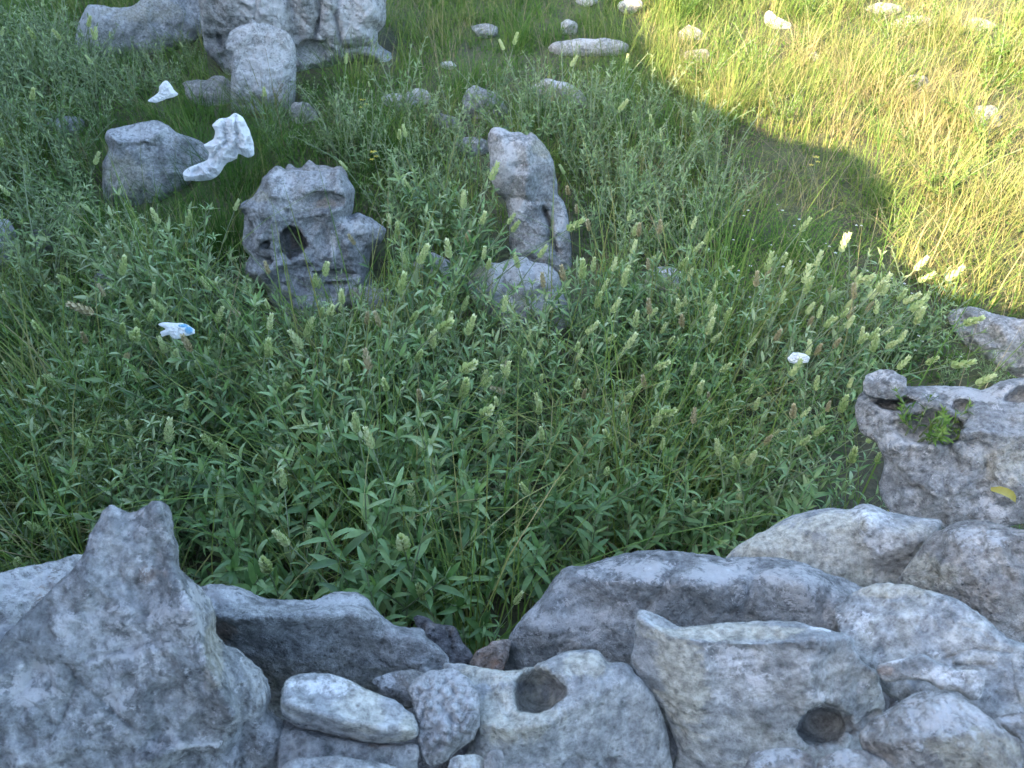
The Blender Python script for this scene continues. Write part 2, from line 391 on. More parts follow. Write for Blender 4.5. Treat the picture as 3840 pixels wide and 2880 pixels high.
SHOWN = []            # outlines of what stands clear of the plants, in photograph pixels
LAND = {}             # landmarks for the labels of plants
FOOT = []             # footprints (x, y) of rocks near the ground
def build_rock(name, label, cat, c, outline, mat='lime', D=None, base=None, T=0.55, Tb=None, rr=1.0, lean=0.0, bury=0.22, seed=0, res=None,
               bumps=(), ridges=(), holes=(), marks=(), noise=0.06, scal=0.08, scal_f=3.0, fine=1.0, group=None, land=None, veil=0.27, shown=True, wrinkle=0.0, facets=None, folds=(), cover=False):
    D_given = D is not None; outline = cv(c, outline); P = np.array(outline)
    x0, y0 = P.min(0); x1, y1 = P.max(0)
    cxp, cyp = (x0+x1)/2, (y0+y1)/2
    if shown:
        Q = P.copy(); lim = y1-(y1-y0)*veil if (D is None or cover) else y1
        Q[:, 1] = np.minimum(Q[:, 1], lim); SHOWN.append(Q)
    if land: LAND[land] = (cxp, cyp, x0, x1, y0, y1)
    r = ray(cxp, cyp)
    if D is None:
        bp_, dist = ground_hit(*(base or (cxp, y1)), h=0.02)
        D = float((bp_-CAM)@r)
        size_w = (x1-x0)*D/FPX
        D += 0.22*min(size_w, (y1-y0)*D/FPX)
        if bury:
            low = P[:, 1] > y0+0.62*(y1-y0)
            P[low, 1] += bury*(y1-y0)*((P[low, 1]-(y0+0.62*(y1-y0)))/(0.38*(y1-y0)))
    u = RIGHT-r*(RIGHT@r); u /= np.linalg.norm(u); w = -r; v = np.cross(w, u)
    C0 = CAM+r*D
    def to_uv(px, py):
        q = ray(px, py); p = CAM+q*(D/(q@r)); d = p-C0; return d@u, d@v
    O = np.array([to_uv(*p) for p in P])
    Os = smooth_outline(O)
    lo, hi = Os.min(0), Os.max(0); W = hi-lo; big = W.max(); small = W.min()
    pxm = max(x1-x0, y1-y0)/3.75
    n = res or int(np.clip(pxm/2.2, 24, 120)); h = big/n
    jit = fbm(np.concatenate([Os/big*5, np.full((len(Os), 1), seed*3.1)], 1), 3)
    ctr = Os.mean(0); Os = ctr+(Os-ctr)*(1+(0.018 if pxm > 60 else 0.10)*jit[:, None])
    us = np.arange(lo[0]-3*h, hi[0]+3*h, h); vs = np.arange(lo[1]-3*h, hi[1]+3*h, h)
    U, Vv = np.meshgrid(us, vs, indexing='ij')
    sd = poly_sd(Os, U, Vv); inr = max(sd.max(), h*2)
    R = rr*inr; Tf = T*inr*2*0.9; Tbk = (Tb or max(T, 0.6))*inr*2
    # front relief, shared by the mid surface
    q = np.stack([U/big, Vv/big, 0*U+seed*1.37], -1)
    det = noise*small*(0.7*fbm(q*3.0, 4)+0.42*fbm(q*6.5+5, 4, 0.55, ridged=True))
    wv = fbm(q*2.2+9, 2)*0.35
    wo = worley(np.stack([U/big*scal_f*1.6+wv, Vv/big*scal_f*1.6-wv, 0*U+seed*2.3], -1))
    det += scal*small*(wo**2-0.35)
    if wrinkle: det += wrinkle*small*fbm(q*7+2*wv[..., None], 4, ridged=True)
    slope = math.tan(math.radians(lean)); base_w = -Vv*slope
    for (line, up_, dn_) in folds:
        L = np.array([to_uv(*p) for p in cv(c, line)]); L = L[np.argsort(L[:, 0])]; dv = Vv-np.interp(U, L[:, 0], L[:, 1])
        base_w = base_w-math.tan(math.radians(up_))*np.maximum(dv, 0)+math.tan(math.radians(dn_))*np.minimum(dv, 0)
    for (bx, by, br, ba) in bumps:
        p = cv(c, [(bx, by)])[0]; bu, bv = to_uv(*p); rad = br*CONV[c][2]*D/FPX
        det += ba*small*np.exp(-((U-bu)**2+(Vv-bv)**2)/(rad*rad))
    for (line, rw, ra) in ridges:
        L = np.array([to_uv(*p) for p in cv(c, line)]); rad = rw*CONV[c][2]*D/FPX
        dd = np.full(U.shape, 1e9)
        for i in range(len(L)-1):
            e = L[i+1]-L[i]; t = np.clip(((U-L[i, 0])*e[0]+(Vv-L[i, 1])*e[1])/(e@e+1e-12), 0, 1)
            dd = np.minimum(dd, np.hypot(U-L[i, 0]-t*e[0], Vv-L[i, 1]-t*e[1]))
        prof = np.exp(-dd/rad) if ra > 0 else np.exp(-(dd/rad)**2)
        det += ra*small*prof
    if pxm > 55 and not wrinkle:
        cr = np.random.default_rng(seed+40)
        for k in range(2):
            p0 = lo+W*cr.uniform(0.15, 0.85, 2); an = cr.uniform(0, 6.28); dd = np.full(U.shape, 1e9)
            for j in range(7):
                an += cr.normal(0, .22)+(1.1 if cr.random() < .12 else 0); p1 = p0+np.array([math.cos(an), math.sin(an)])*big*0.07
                e = p1-p0; t = np.clip(((U-p0[0])*e[0]+(Vv-p0[1])*e[1])/(e@e), 0, 1); dd = np.minimum(dd, np.hypot(U-p0[0]-t*e[0], Vv-p0[1]-t*e[1])); p0 = p1
            step = np.tanh((U-p0[0])*math.sin(an)*30)*0.0
            det -= cr.uniform(.010, .022)*small*np.exp(-(dd/(0.9*h))**2)+step
    inn = sd > -3*h; wmax = Tf+max((det+base_w)[inn].max(), 0)+4*h; wmin = -Tbk+min((det+base_w)[inn].min(), 0)-4*h
    ws = np.arange(wmin, wmax, h*1.15 if (wmax-wmin)/h > 110 else h)
    hw = ws[1]-ws[0]
    a = np.clip(1-sd/R, 0, None)[..., None].astype(np.float32)
    # the relief fades towards the rim so that the outline keeps its place
    fade = np.clip(sd/(0.35*inr), 0, 1); core = np.minimum(fade*1.0, 1.0)
    mid = (base_w+det*(0.25+0.75*core))[..., None].astype(np.float32)
    wg = ws[None, None, :].astype(np.float32)-mid
    bq = np.where(wg > 0, wg/Tf, wg/Tbk)
    pw = 3.2 if (D_given and not wrinkle) else 2.5
    F = ((a**pw+np.abs(bq)**pw)**(1.0/pw)-1.0).astype(np.float32)
    if facets is None: facets = 5 if ridges else 10
    if facets and not wrinkle:
        fr = np.random.default_rng(seed+500)
        for k in range(facets):
            an = fr.uniform(0, 2*math.pi); el = fr.uniform(0.8, 1.3)
            nv = np.array([math.cos(an)*math.cos(el), math.sin(an)*math.cos(el), math.sin(el)])
            pl = ((U-ctr[0])*nv[0]+(Vv-ctr[1])*nv[1])[..., None]+wg*nv[2]
            sup = float(pl[F < 0].max())
            G = ((pl-(sup-fr.uniform(0.08, 0.26)*inr))/inr).astype(np.float32)
            kk = 0.012; t = np.clip(0.5+0.5*(F-G)/kk, 0, 1); F = (F*t+G*(1-t)+kk*t*(1-t)).astype(np.float32)
    for (hx, hy, hrx, hry, dep) in holes:
        p = cv(c, [(hx, hy)])[0]; hu, hv = to_uv(*p); k = CONV[c][2]*D/FPX
        iu = int(np.clip((hu-us[0])/h, 0, len(us)-1)); iv = int(np.clip((hv-vs[0])/h, 0, len(vs)-1))
        aa = float(a[iu, iv, 0]); surf = float(mid[iu, iv, 0])+Tf*math.sqrt(max(0.02, 1-min(aa, 1)**2))
        inz = np.nonzero(F[iu, iv, :] < 0)[0]
        if len(inz): surf = float(ws[inz[-1]])
        nz_ = 1+0.24*fbm(np.stack([U/(hrx*k), Vv/(hry*k), 0*U+seed], -1)*0.9, 4, 0.6)
        hd = dep*max(hrx, hry)*k
        e2 = (((U-hu)/(hrx*k))**2+((Vv-hv)/(hry*k))**2)*nz_**2
        Fh = np.sqrt(e2[..., None]*0.9+((ws[None, None, :]-surf+(0.35*hd if dep > 1.2 else 0))/hd)**2)-1.0
        kk = 0.10; A, B = F, (-Fh*0.7).astype(np.float32)
        t = np.clip(0.5+0.5*(A-B)/kk, 0, 1); F = (A*t+B*(1-t)+kk*t*(1-t)).astype(np.float32)
    V3, Q = surface_nets(F.astype(np.float32), np.zeros(3), 1.0)
    V3 = np.stack([us[0]+V3[:, 0]*h, vs[0]+V3[:, 1]*h, ws[0]+V3[:, 2]*hw], -1)
    # vertex normals, fine relief in the solid
    fn = np.cross(V3[Q[:, 2]]-V3[Q[:, 0]], V3[Q[:, 3]]-V3[Q[:, 1]])
    N = np.zeros_like(V3)
    for k in range(4): np.add.at(N, Q[:, k], fn)
    N /= np.linalg.norm(N, axis=1)[:, None]+1e-12
    if np.einsum('ij,ij->i', N, V3-V3.mean(0)).mean() < 0: N = -N; Q = Q[:, ::-1]
    f3 = (fbm(V3*26+seed*5.1, 3, 0.55)*0.0018+fbm(V3*44+seed*2.1, 3, 0.6, ridged=True)*0.0016)*(1 if big < 0.6 else 2.2)+(fbm(V3*9+seed, 2)*0.002 if not wrinkle else 0)
    V3 = V3+N*(f3*fine*min(1.0, small/0.18)**0.8)[:, None]
    mk = np.zeros((len(V3), 4), np.float32); mk[:, 3] = 1
    for (mx_, my_, mrx, mry, ch) in marks:
        p = cv(c, [(mx_, my_)])[0]; mu, mv = to_uv(*p); k = CONV[c][2]*D/FPX
        g = np.exp(-0.7*(((V3[:, 0]-mu)/(mrx*k))**2+((V3[:, 1]-mv)/(mry*k))**2)); i = {'w': 0, 'b': 1, 'r': 2}[ch]
        mk[:, i] = np.maximum(mk[:, i], g)
    Wd = C0+V3[:, :1]*u+V3[:, 1:2]*v+V3[:, 2:3]*w
    loc = np.array([Wd[:, 0].mean(), Wd[:, 1].mean(), Wd[:, 2].min()])
    gz = ground_z(Wd[:, 0], Wd[:, 1]); nearg = np.abs(Wd[:, 2]-gz) < 0.10
    FOOT.append(Wd[nearg][::3, :2])
    if mat in ROCKS:
        wc = weather(V3, mk, mat, seed, big).astype(np.float32)
        at_ = {'weather': ('FLOAT_COLOR', wc)}
    else: at_ = {'marks': ('FLOAT_COLOR', mk)}
    o = mesh_obj(name, Wd-loc, Q.astype(np.int32), M[mat], attrs=at_)
    o.location = loc
    tag(o, label, cat, group)
    return o

RK = build_rock
WALLG = 'stones of the dry wall in the foreground'
# ---- foreground wall, far stones first
RK('boulder', 'long grey karst boulder with weed-filled hole at right edge', 'boulder', 'g',
   [(1140, 1010), (1170, 900), (1230, 860), (1330, 850), (1450, 850), (1520, 850), (1650, 845), (1850, 860), (1950, 880), (2050, 830), (2120, 805), (2212, 800), (2420, 820), (2500, 1250), (2420, 1760), (2212, 1700), (2000, 1760), (1700, 1740), (1450, 1720), (1340, 1600), (1300, 1500), (1330, 1330), (1290, 1210), (1180, 1150)],
   'lime', D=1.78, T=0.36, Tb=0.7, rr=0.7, lean=12, seed=1, scal=0.10, noise=0.07, holes=[(1395, 965, 95, 42, 1.6), (1610, 1125, 170, 95, 1.1), (1820, 985, 48, 40, 2.0), (2185, 915, 75, 48, 1.6)],
   ridges=[([(1340, 1240), (1650, 1210), (1900, 1150), (2212, 1180)], 60, 0.10), ([(1980, 1300), (1960, 1600)], 25, -0.03)], marks=[(1450, 1200, 160, 60, 'w'), (2000, 1600, 60, 120, 'w'), (1900, 900, 200, 60, 'w'), (2100, 1350, 120, 100, 'b')], land='the weed-filled boulder')
RK('stone', 'white-topped round stone on the left end of the karst boulder', 'stone', 'g',
   [(1178, 830), (1205, 780), (1290, 740), (1380, 745), (1450, 800), (1470, 880), (1400, 935), (1260, 925), (1195, 885)], 'lime', D=1.74, T=0.42, seed=2, marks=[(1280, 775, 90, 30, 'w')])
RK('boulder', 'olive-grey domed boulder with small white crest beside the sage', 'boulder', 'j',
   [(250, 420), (330, 310), (500, 180), (700, 70), (880, 12), (1000, 0), (1100, 10), (1180, -20), (1260, -10), (1350, 30), (1550, 70), (1690, 90), (1640, 170), (1560, 260), (1480, 380), (1420, 490), (1200, 620), (900, 560), (500, 500)],
   'lime_smooth', D=1.46, T=0.40, rr=0.9, lean=14, seed=3, scal=0.06, noise=0.05, facets=3, folds=[([(200, 330), (700, 200), (1190, 120), (1500, 200), (1750, 250)], 16, 18)], bumps=[(1200, 80, 110, 0.12)], ridges=[([(1220, 20), (1180, 220), (1330, 330)], 30, 0.05)],
   marks=[(1200, 60, 110, 50, 'w'), (1280, 200, 90, 90, 'w'), (600, 250, 250, 120, 'b'), (1000, 100, 200, 60, 'b')], group=WALLG, land='the domed boulder')
RK('boulder', 'grey-brown pitted boulder at the right edge beside a dark crack', 'boulder', 'j',
   [(1410, 500), (1490, 370), (1570, 260), (1650, 165), (1790, 95), (1950, 80), (2100, 130), (2212, 150), (2420, 200), (2480, 900), (2300, 1000), (2080, 900), (1900, 740), (1650, 620)],
   'lime_warm', D=1.36, T=0.45, rr=0.9, lean=8, seed=4, scal=0.08, noise=0.05, marks=[(1900, 200, 130, 60, 'w'), (1600, 420, 130, 90, 'b')], group=WALLG)
RK('slab', 'large mottled violet-grey slab in the middle of the wall', 'slab', 'p',
   [(1835, 2560), (1870, 2470), (1960, 2330), (2030, 2250), (2070, 2180), (2130, 2122), (2190, 2122), (2300, 2085), (2400, 2065), (2540, 2065), (2640, 2082), (2720, 2097), (2800, 2090), (2950, 2095), (3060, 2125), (3130, 2155), (3250, 2200), (3330, 2330), (3290, 2600), (2900, 2720), (2300, 2700), (1950, 2640)],
   'lime', D=1.22, T=0.26, rr=0.5, lean=8, seed=5, res=120, facets=6, folds=[([(1800, 2400), (2050, 2300), (2130, 2180), (2300, 2190), (2600, 2210), (2900, 2190), (3100, 2230), (3350, 2300)], 20, 24)], scal=0.09, scal_f=3.2, noise=0.06, ridges=[([(2130, 2130), (2300, 2190), (2600, 2200), (2900, 2160), (3100, 2200)], 50, 0.07), ([(2530, 2130), (2500, 2220), (2420, 2280)], 18, -0.04), ([(2830, 2170), (2780, 2300), (2850, 2380)], 20, -0.04)],
   bumps=[(3200, 2300, 60, 0.10), (2990, 2180, 80, 0.08)], marks=[(2400, 2140, 120, 40, 'w'), (2150, 2330, 130, 60, 'w'), (2700, 2160, 120, 50, 'w'), (2950, 2190, 110, 60, 'w'), (3220, 2300, 40, 45, 'w')], group=WALLG, land='the mottled slab')
RK('slab', 'smooth bluish slab sloping to the right edge behind the holed stones', 'slab', 'j',
   [(1010, 640), (1100, 550), (1230, 490), (1380, 495), (1500, 510), (1750, 570), (1950, 700), (2120, 850), (2260, 900), (2480, 1000), (2480, 1500), (2100, 1500), (1700, 1350), (1300, 1150), (1090, 950)],
   'lime_smooth', D=1.13, T=0.28, rr=0.6, lean=12, seed=6, scal=0.03, noise=0.035, facets=3, ridges=[([(1270, 575), (1460, 590), (1550, 545)], 12, -0.03), ([(1700, 960), (1900, 900), (2150, 930)], 16, -0.05), ([(1760, 1000), (2000, 1000)], 12, -0.04)],
   marks=[(1180, 720, 60, 60, 'w'), (1400, 520, 200, 40, 'b')], group=WALLG)
RK('boulder', 'pale flat-topped boulder behind the pointed rock at left edge', 'boulder', 'h',
   [(-250, 500), (-100, 440), (0, 420), (120, 385), (240, 362), (400, 325), (500, 298), (560, 300), (640, 420), (620, 800), (300, 1100), (-100, 1150), (-250, 900)],
   'lime_white', D=1.2, T=0.40, rr=0.85, lean=14, seed=7, ridges=[([(0, 640), (150, 610), (330, 560)], 25, 0.06)], marks=[(100, 500, 250, 80, 'w'), (300, 520, 90, 90, 'r')], group=WALLG)
RK('stone', 'bright white stone half hidden at the left edge', 'stone', 'h',
   [(-220, 790), (-60, 760), (110, 740), (130, 900), (60, 1020), (10, 1230), (-220, 1300)], 'lime_white', D=1.0, T=0.4, seed=8, marks=[(0, 950, 300, 250, 'w')], group=WALLG)
RK('boulder', 'grey ledge rock with rusty underside between pointed rock and sage', 'boulder', 'p',
   [(690, 2300), (723, 2207), (782, 2196), (899, 2205), (952, 2228), (1011, 2250), (1087, 2256), (1164, 2256), (1234, 2234), (1300, 2225), (1335, 2222), (1376, 2250), (1399, 2287), (1446, 2328), (1517, 2358), (1576, 2362), (1600, 2399), (1646, 2434), (1685, 2490), (1690, 2560), (1560, 2660), (1300, 2700), (1060, 2720), (900, 2640), (780, 2500)],
   'lime', D=1.12, T=0.34, rr=0.6, lean=0, seed=9, noise=0.06, facets=6, folds=[([(650, 2290), (740, 2300), (900, 2325), (1100, 2318), (1290, 2300), (1420, 2330), (1700, 2470)], 22, 40)], ridges=[([(740, 2300), (900, 2330), (1100, 2320), (1290, 2310), (1400, 2330)], 35, 0.16), ([(1300, 2420), (1500, 2440), (1640, 2470)], 22, -0.04)],
   marks=[(850, 2370, 60, 40, 'r'), (1250, 2260, 120, 25, 'w'), (850, 2240, 80, 25, 'w')], group=WALLG, land='the rusty ledge rock')
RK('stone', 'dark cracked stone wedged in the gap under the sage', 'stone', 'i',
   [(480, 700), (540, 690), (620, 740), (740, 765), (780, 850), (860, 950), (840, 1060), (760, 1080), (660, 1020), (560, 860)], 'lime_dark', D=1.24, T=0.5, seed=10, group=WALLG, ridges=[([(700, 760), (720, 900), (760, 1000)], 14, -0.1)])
RK('stone', 'small rust-orange stone in the gap left of the large slab', 'stone', 'i',
   [(840, 1010), (870, 930), (950, 880), (1010, 850), (1090, 848), (1080, 950), (1020, 1090), (880, 1100)], 'lime_rust', D=1.20, T=0.5, seed=11, marks=[(930, 950, 90, 60, 'r')], group=WALLG)
RK('boulder', 'big grey boulder rising to a notched point at lower left', 'boulder', 'h',
   [(-260, 1100), (-100, 960), (20, 870), (110, 780), (230, 680), (340, 570), (480, 440), (560, 350), (600, 230), (640, 150), (668, 108), (720, 82), (760, 100), (800, 122), (860, 118), (910, 98), (965, 70), (1025, 82), (1052, 130), (1075, 240), (1100, 330), (1122, 440), (1210, 520), (1290, 610), (1335, 690), (1338, 800), (1410, 880), (1510, 930), (1600, 1010), (1665, 1090), (1702, 1180), (1702, 1290), (1785, 1350), (1815, 1420), (1815, 1520), (1790, 1680), (1700, 1850), (900, 1950), (-260, 1950)],
   'lime', D=0.95, T=0.36, rr=0.7, lean=-24, seed=12, facets=7, res=130, scal=0.06, scal_f=2.6, noise=0.05,
   ridges=[([(960, 90), (1040, 300), (1080, 520), (1180, 760), (1260, 1000), (1420, 1300)], 70, 0.17), ([(720, 100), (640, 300), (560, 520)], 60, 0.05), ([(1330, 820), (1380, 1000), (1500, 1200), (1560, 1600)], 40, -0.05), ([(860, 1600), (1140, 1480), (1350, 1490)], 40, 0.09)],
   bumps=[(1240, 1540, 120, -0.07), (250, 1050, 70, -0.05), (1000, 560, 120, -0.03)],
   marks=[(1180, 700, 80, 130, 'w'), (830, 900, 120, 110, 'w'), (260, 1060, 120, 60, 'w'), (180, 1190, 130, 40, 'w'), (420, 800, 50, 70, 'w'), (750, 1210, 70, 60, 'w'), (1210, 1480, 110, 25, 'w'), (1010, 720, 20, 60, 'w'), (640, 690, 60, 25, 'w'), (960, 480, 70, 40, 'r'), (260, 1040, 35, 30, 'r'), (1330, 900, 60, 200, 'b')], group=WALLG, land='the notched boulder')
RK('stone', 'short pale wedge stone beside the knobbly lump', 'stone', 'f',
   [(803, 1472), (830, 1455), (890, 1448), (925, 1465), (920, 1510), (880, 1530), (830, 1500)], 'lime_warm', D=1.02, T=0.5, seed=13, marks=[(830, 1465, 30, 15, 'w')], group=WALLG)
RK('stone', 'undercut rounded stone with one round eye hole in front', 'stone', 'f',
   [(955, 1437), (1000, 1436), (1040, 1446), (1090, 1450), (1130, 1448), (1175, 1430), (1215, 1411), (1255, 1408), (1290, 1411), (1312, 1436), (1352, 1436), (1380, 1470), (1410, 1500), (1432, 1540), (1452, 1600), (1446, 1720), (980, 1720), (1000, 1640), (1030, 1570), (1020, 1510), (985, 1470)],
   'lime_smooth', D=1.0, T=0.34, rr=0.6, lean=0, seed=14, res=120, scal=0.02, noise=0.03, facets=2, folds=[([(900, 1545), (1030, 1562), (1110, 1580), (1190, 1565), (1280, 1515), (1350, 1470), (1500, 1450)], 16, 38)], holes=[(1165, 1496, 56, 41, 1.9), (1372, 1458, 15, 11, 1.2), (1238, 1650, 28, 22, 0.8), (1310, 1648, 26, 20, 0.8)],
   ridges=[([(1030, 1560), (1100, 1575), (1190, 1560), (1270, 1500), (1330, 1440)], 16, 0.09), ([(1075, 1500), (1100, 1455), (1180, 1445), (1230, 1470)], 10, 0.04)],
   marks=[(1110, 1540, 80, 45, 'b'), (1080, 1455, 100, 20, 'b'), (1260, 1440, 50, 25, 'b')], group=WALLG, land='the eye-holed stone')
RK('boulder', 'winged karst stone with beige ledge and dark socket hole', 'boulder', 'p',
   [(2400, 2303), (2446, 2308), (2492, 2330), (2550, 2358), (2600, 2354), (2700, 2342), (2804, 2337), (2922, 2335), (3022, 2347), (3116, 2375), (3180, 2391), (3200, 2440), (3245, 2487), (3300, 2522), (3305, 2563), (3340, 2650), (3320, 2760), (3200, 2880), (3000, 3000), (2480, 3000), (2520, 2820), (2480, 2700), (2404, 2610), (2366, 2551), (2360, 2493), (2392, 2405)],
   'lime_smooth', D=0.99, T=0.30, rr=0.45, lean=0, seed=15, res=125, scal=0.03, noise=0.035, facets=3, folds=[([(2300, 2330), (2420, 2335), (2540, 2402), (2650, 2422), (2850, 2428), (3050, 2416), (3180, 2405), (3350, 2420)], 27, 36)], holes=[(3092, 2712, 84, 74, 2.2), (2440, 2655, 62, 75, 2.0), (3200, 2690, 100, 60, 0.35)],
   ridges=[([(2420, 2330), (2520, 2400), (2650, 2422), (2850, 2428), (3050, 2416), (3175, 2400)], 12, 0.05), ([(3190, 2420), (3290, 2540)], 20, 0.06), ([(2420, 2320), (2380, 2480)], 20, 0.05)], bumps=[(2800, 2385, 120, -0.05), (2600, 2600, 90, 0.04)],
   marks=[(2720, 2380, 260, 28, 'b'), (2560, 2560, 80, 160, 'b'), (2750, 2480, 90, 45, 'w'), (2850, 2570, 60, 45, 'w'), (3010, 2490, 22, 22, 'w'), (3250, 2550, 22, 22, 'w'), (2710, 2620, 30, 22, 'w'), (3080, 2620, 50, 25, 'w'), (3080, 2360, 60, 12, 'w'), (2990, 2510, 14, 20, 'w')], group=WALLG, land='the winged karst stone')
RK('stone', 'narrow overhanging stone with white flake at its right end', 'stone', 'j',
   [(1270, 1010), (1330, 985), (1480, 958), (1570, 938), (1640, 980), (1780, 1035), (1900, 1035), (1960, 1080), (1940, 1200), (1880, 1230), (1790, 1170), (1690, 1165), (1600, 1105), (1450, 1095), (1360, 1110), (1300, 1090)],
   'lime_smooth', D=1.0, T=0.55, lean=-4, seed=16, marks=[(1700, 1090, 100, 60, 'w'), (1910, 1130, 25, 70, 'w'), (1400, 970, 80, 18, 'w'), (1330, 1040, 60, 30, 'r')], group=WALLG)
RK('stone', 'flat wedge stone lying on a stack beside the pointed boulder', 'stone', 'f',
   [(607, 1490), (622, 1466), (650, 1455), (700, 1453), (745, 1466), (790, 1490), (850, 1512), (893, 1548), (901, 1588), (860, 1606), (780, 1600), (700, 1580), (640, 1572), (610, 1545)],
   'lime_smooth', D=0.93, T=0.34, rr=0.5, lean=0, seed=17, noise=0.04, scal=0.04, facets=2, folds=[([(590, 1515), (660, 1530), (740, 1555), (820, 1572), (910, 1578)], 22, 48)], ridges=[([(607, 1515), (660, 1530), (740, 1555), (820, 1568), (895, 1575)], 14, 0.16)], marks=[(700, 1480, 60, 18, 'w'), (880, 1570, 15, 25, 'b')], group=WALLG)
RK('stone', 'lower grey stone of the small stack, in shade', 'stone', 'f',
   [(612, 1575), (700, 1590), (780, 1606), (860, 1612), (902, 1606), (895, 1680), (880, 1760), (640, 1760), (605, 1680)], 'lime', D=0.95, T=0.45, seed=18, marks=[(820, 1605, 30, 10, 'r')], group=WALLG)
RK('stone', 'pale stone at the bottom edge under the small stack', 'stone', 'f',
   [(608, 1660), (640, 1640), (720, 1636), (800, 1645), (870, 1665), (880, 1760), (600, 1760)], 'lime', D=0.88, T=0.4, seed=19, group=WALLG)
RK('stone', 'knobbly lump of crystalline stone covered in white warts', 'stone', 'f',
   [(884, 1490), (905, 1468), (945, 1454), (985, 1452), (1015, 1475), (1032, 1515), (1036, 1555), (1022, 1595), (985, 1618), (960, 1645), (930, 1655), (910, 1630), (900, 1570), (895, 1525)],
   'lime_white', D=0.96, T=0.55, seed=20, res=90, scal=-0.16, scal_f=7.5, noise=0.05, fine=1.6, marks=[(980, 1500, 50, 50, 'w'), (950, 1560, 40, 40, 'w')], group=WALLG)
RK('stone', 'pale layered block at the lower right corner', 'stone', 'j',
   [(1170, 1460), (1230, 1375), (1390, 1265), (1500, 1190), (1600, 1172), (1710, 1165), (1830, 1220), (1980, 1330), (2050, 1400), (2130, 1465), (2175, 1480), (2190, 1640), (2150, 1850), (1200, 1850), (1150, 1700), (1190, 1560)],
   'lime_warm', D=0.86, T=0.34, rr=0.5, lean=0, seed=21, noise=0.09, scal=0.06, folds=[([(1100, 1480), (1400, 1490), (1700, 1470), (2000, 1450), (2300, 1520)], 22, 28)], ridges=[([(1180, 1480), (1400, 1500), (1700, 1480), (1950, 1420)], 40, 0.08), ([(1250, 1560), (1370, 1600)], 26, -0.06)], marks=[(1700, 1330, 300, 120, 'w'), (1900, 1550, 200, 100, 'b')], group=WALLG, land='the layered block')
RK('stone', 'blue-grey stone cut by the right edge at the bottom', 'stone', 'j',
   [(2010, 1360), (2120, 1315), (2260, 1300), (2400, 1320), (2420, 1750), (2190, 1750), (2170, 1480)], 'lime_warm', D=0.95, T=0.4, seed=22, marks=[(2080, 1350, 60, 20, 'w')], group=WALLG)
RK('stone', 'pale speckled stone at the bottom edge before the winged stone', 'stone', 'j',
   [(430, 1700), (470, 1580), (560, 1545), (710, 1528), (800, 1550), (870, 1600), (880, 1760), (440, 1760)], 'lime_warm', D=0.86, T=0.45, seed=23, marks=[(640, 1570, 150, 40, 'w')], group=WALLG)
RK('stone', 'mottled grey stone at the bottom edge left of the layered block', 'stone', 'j',
   [(890, 1680), (920, 1600), (1050, 1540), (1180, 1545), (1300, 1600), (1390, 1660), (1380, 1780), (900, 1780)], 'lime_warm', D=0.84, T=0.45, seed=24, marks=[(1050, 1580, 80, 40, 'w')], group=WALLG)
RK('stone', 'small bluish pebble-like stone at bottom edge below knobbly lump', 'stone', 'i',
   [(690, 1690), (715, 1610), (770, 1578), (850, 1575), (920, 1600), (950, 1680), (930, 1760), (700, 1760)], 'lime_smooth', D=0.88, T=0.5, seed=25, group=WALLG)
RK('stone', 'small pinkish pointed stone at bottom edge', 'stone', 'i',
   [(925, 1640), (940, 1570), (990, 1538), (1045, 1555), (1055, 1650), (1050, 1760), (930, 1760)], 'lime_warm', D=0.87, T=0.5, seed=26, group=WALLG)
RK('stone', 'thin strip of pale stone at bottom edge below the eye-holed stone', 'stone', 'i',
   [(1070, 1660), (1130, 1638), (1250, 1628), (1350, 1632), (1420, 1655), (1430, 1760), (1080, 1760)], 'lime_warm', D=0.86, T=0.5, seed=27, group=WALLG)
ORD = ['first', 'second', 'third', 'fourth', 'fifth', 'sixth', 'seventh', 'eighth', 'ninth', 'tenth', 'eleventh', 'twelfth', 'thirteenth', 'fourteenth', 'fifteenth', 'sixteenth', 'seventeenth', 'eighteenth', 'nineteenth', 'twentieth']+[f'{a}th' for a in range(21, 60)]
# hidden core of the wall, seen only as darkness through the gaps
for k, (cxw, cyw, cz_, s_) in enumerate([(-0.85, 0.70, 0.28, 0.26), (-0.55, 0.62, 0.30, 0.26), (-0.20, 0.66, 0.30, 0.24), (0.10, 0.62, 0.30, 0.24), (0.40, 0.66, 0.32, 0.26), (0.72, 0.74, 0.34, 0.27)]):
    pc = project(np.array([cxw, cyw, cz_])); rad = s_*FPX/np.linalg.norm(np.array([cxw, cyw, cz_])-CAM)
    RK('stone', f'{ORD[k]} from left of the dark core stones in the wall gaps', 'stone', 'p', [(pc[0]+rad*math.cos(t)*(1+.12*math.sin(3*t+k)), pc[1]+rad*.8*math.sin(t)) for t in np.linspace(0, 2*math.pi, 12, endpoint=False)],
       'lime_dark', D=float(np.linalg.norm(np.array([cxw, cyw, cz_])-CAM)), T=0.45, seed=30+k, res=30, group='core stones of the foreground wall', shown=False)

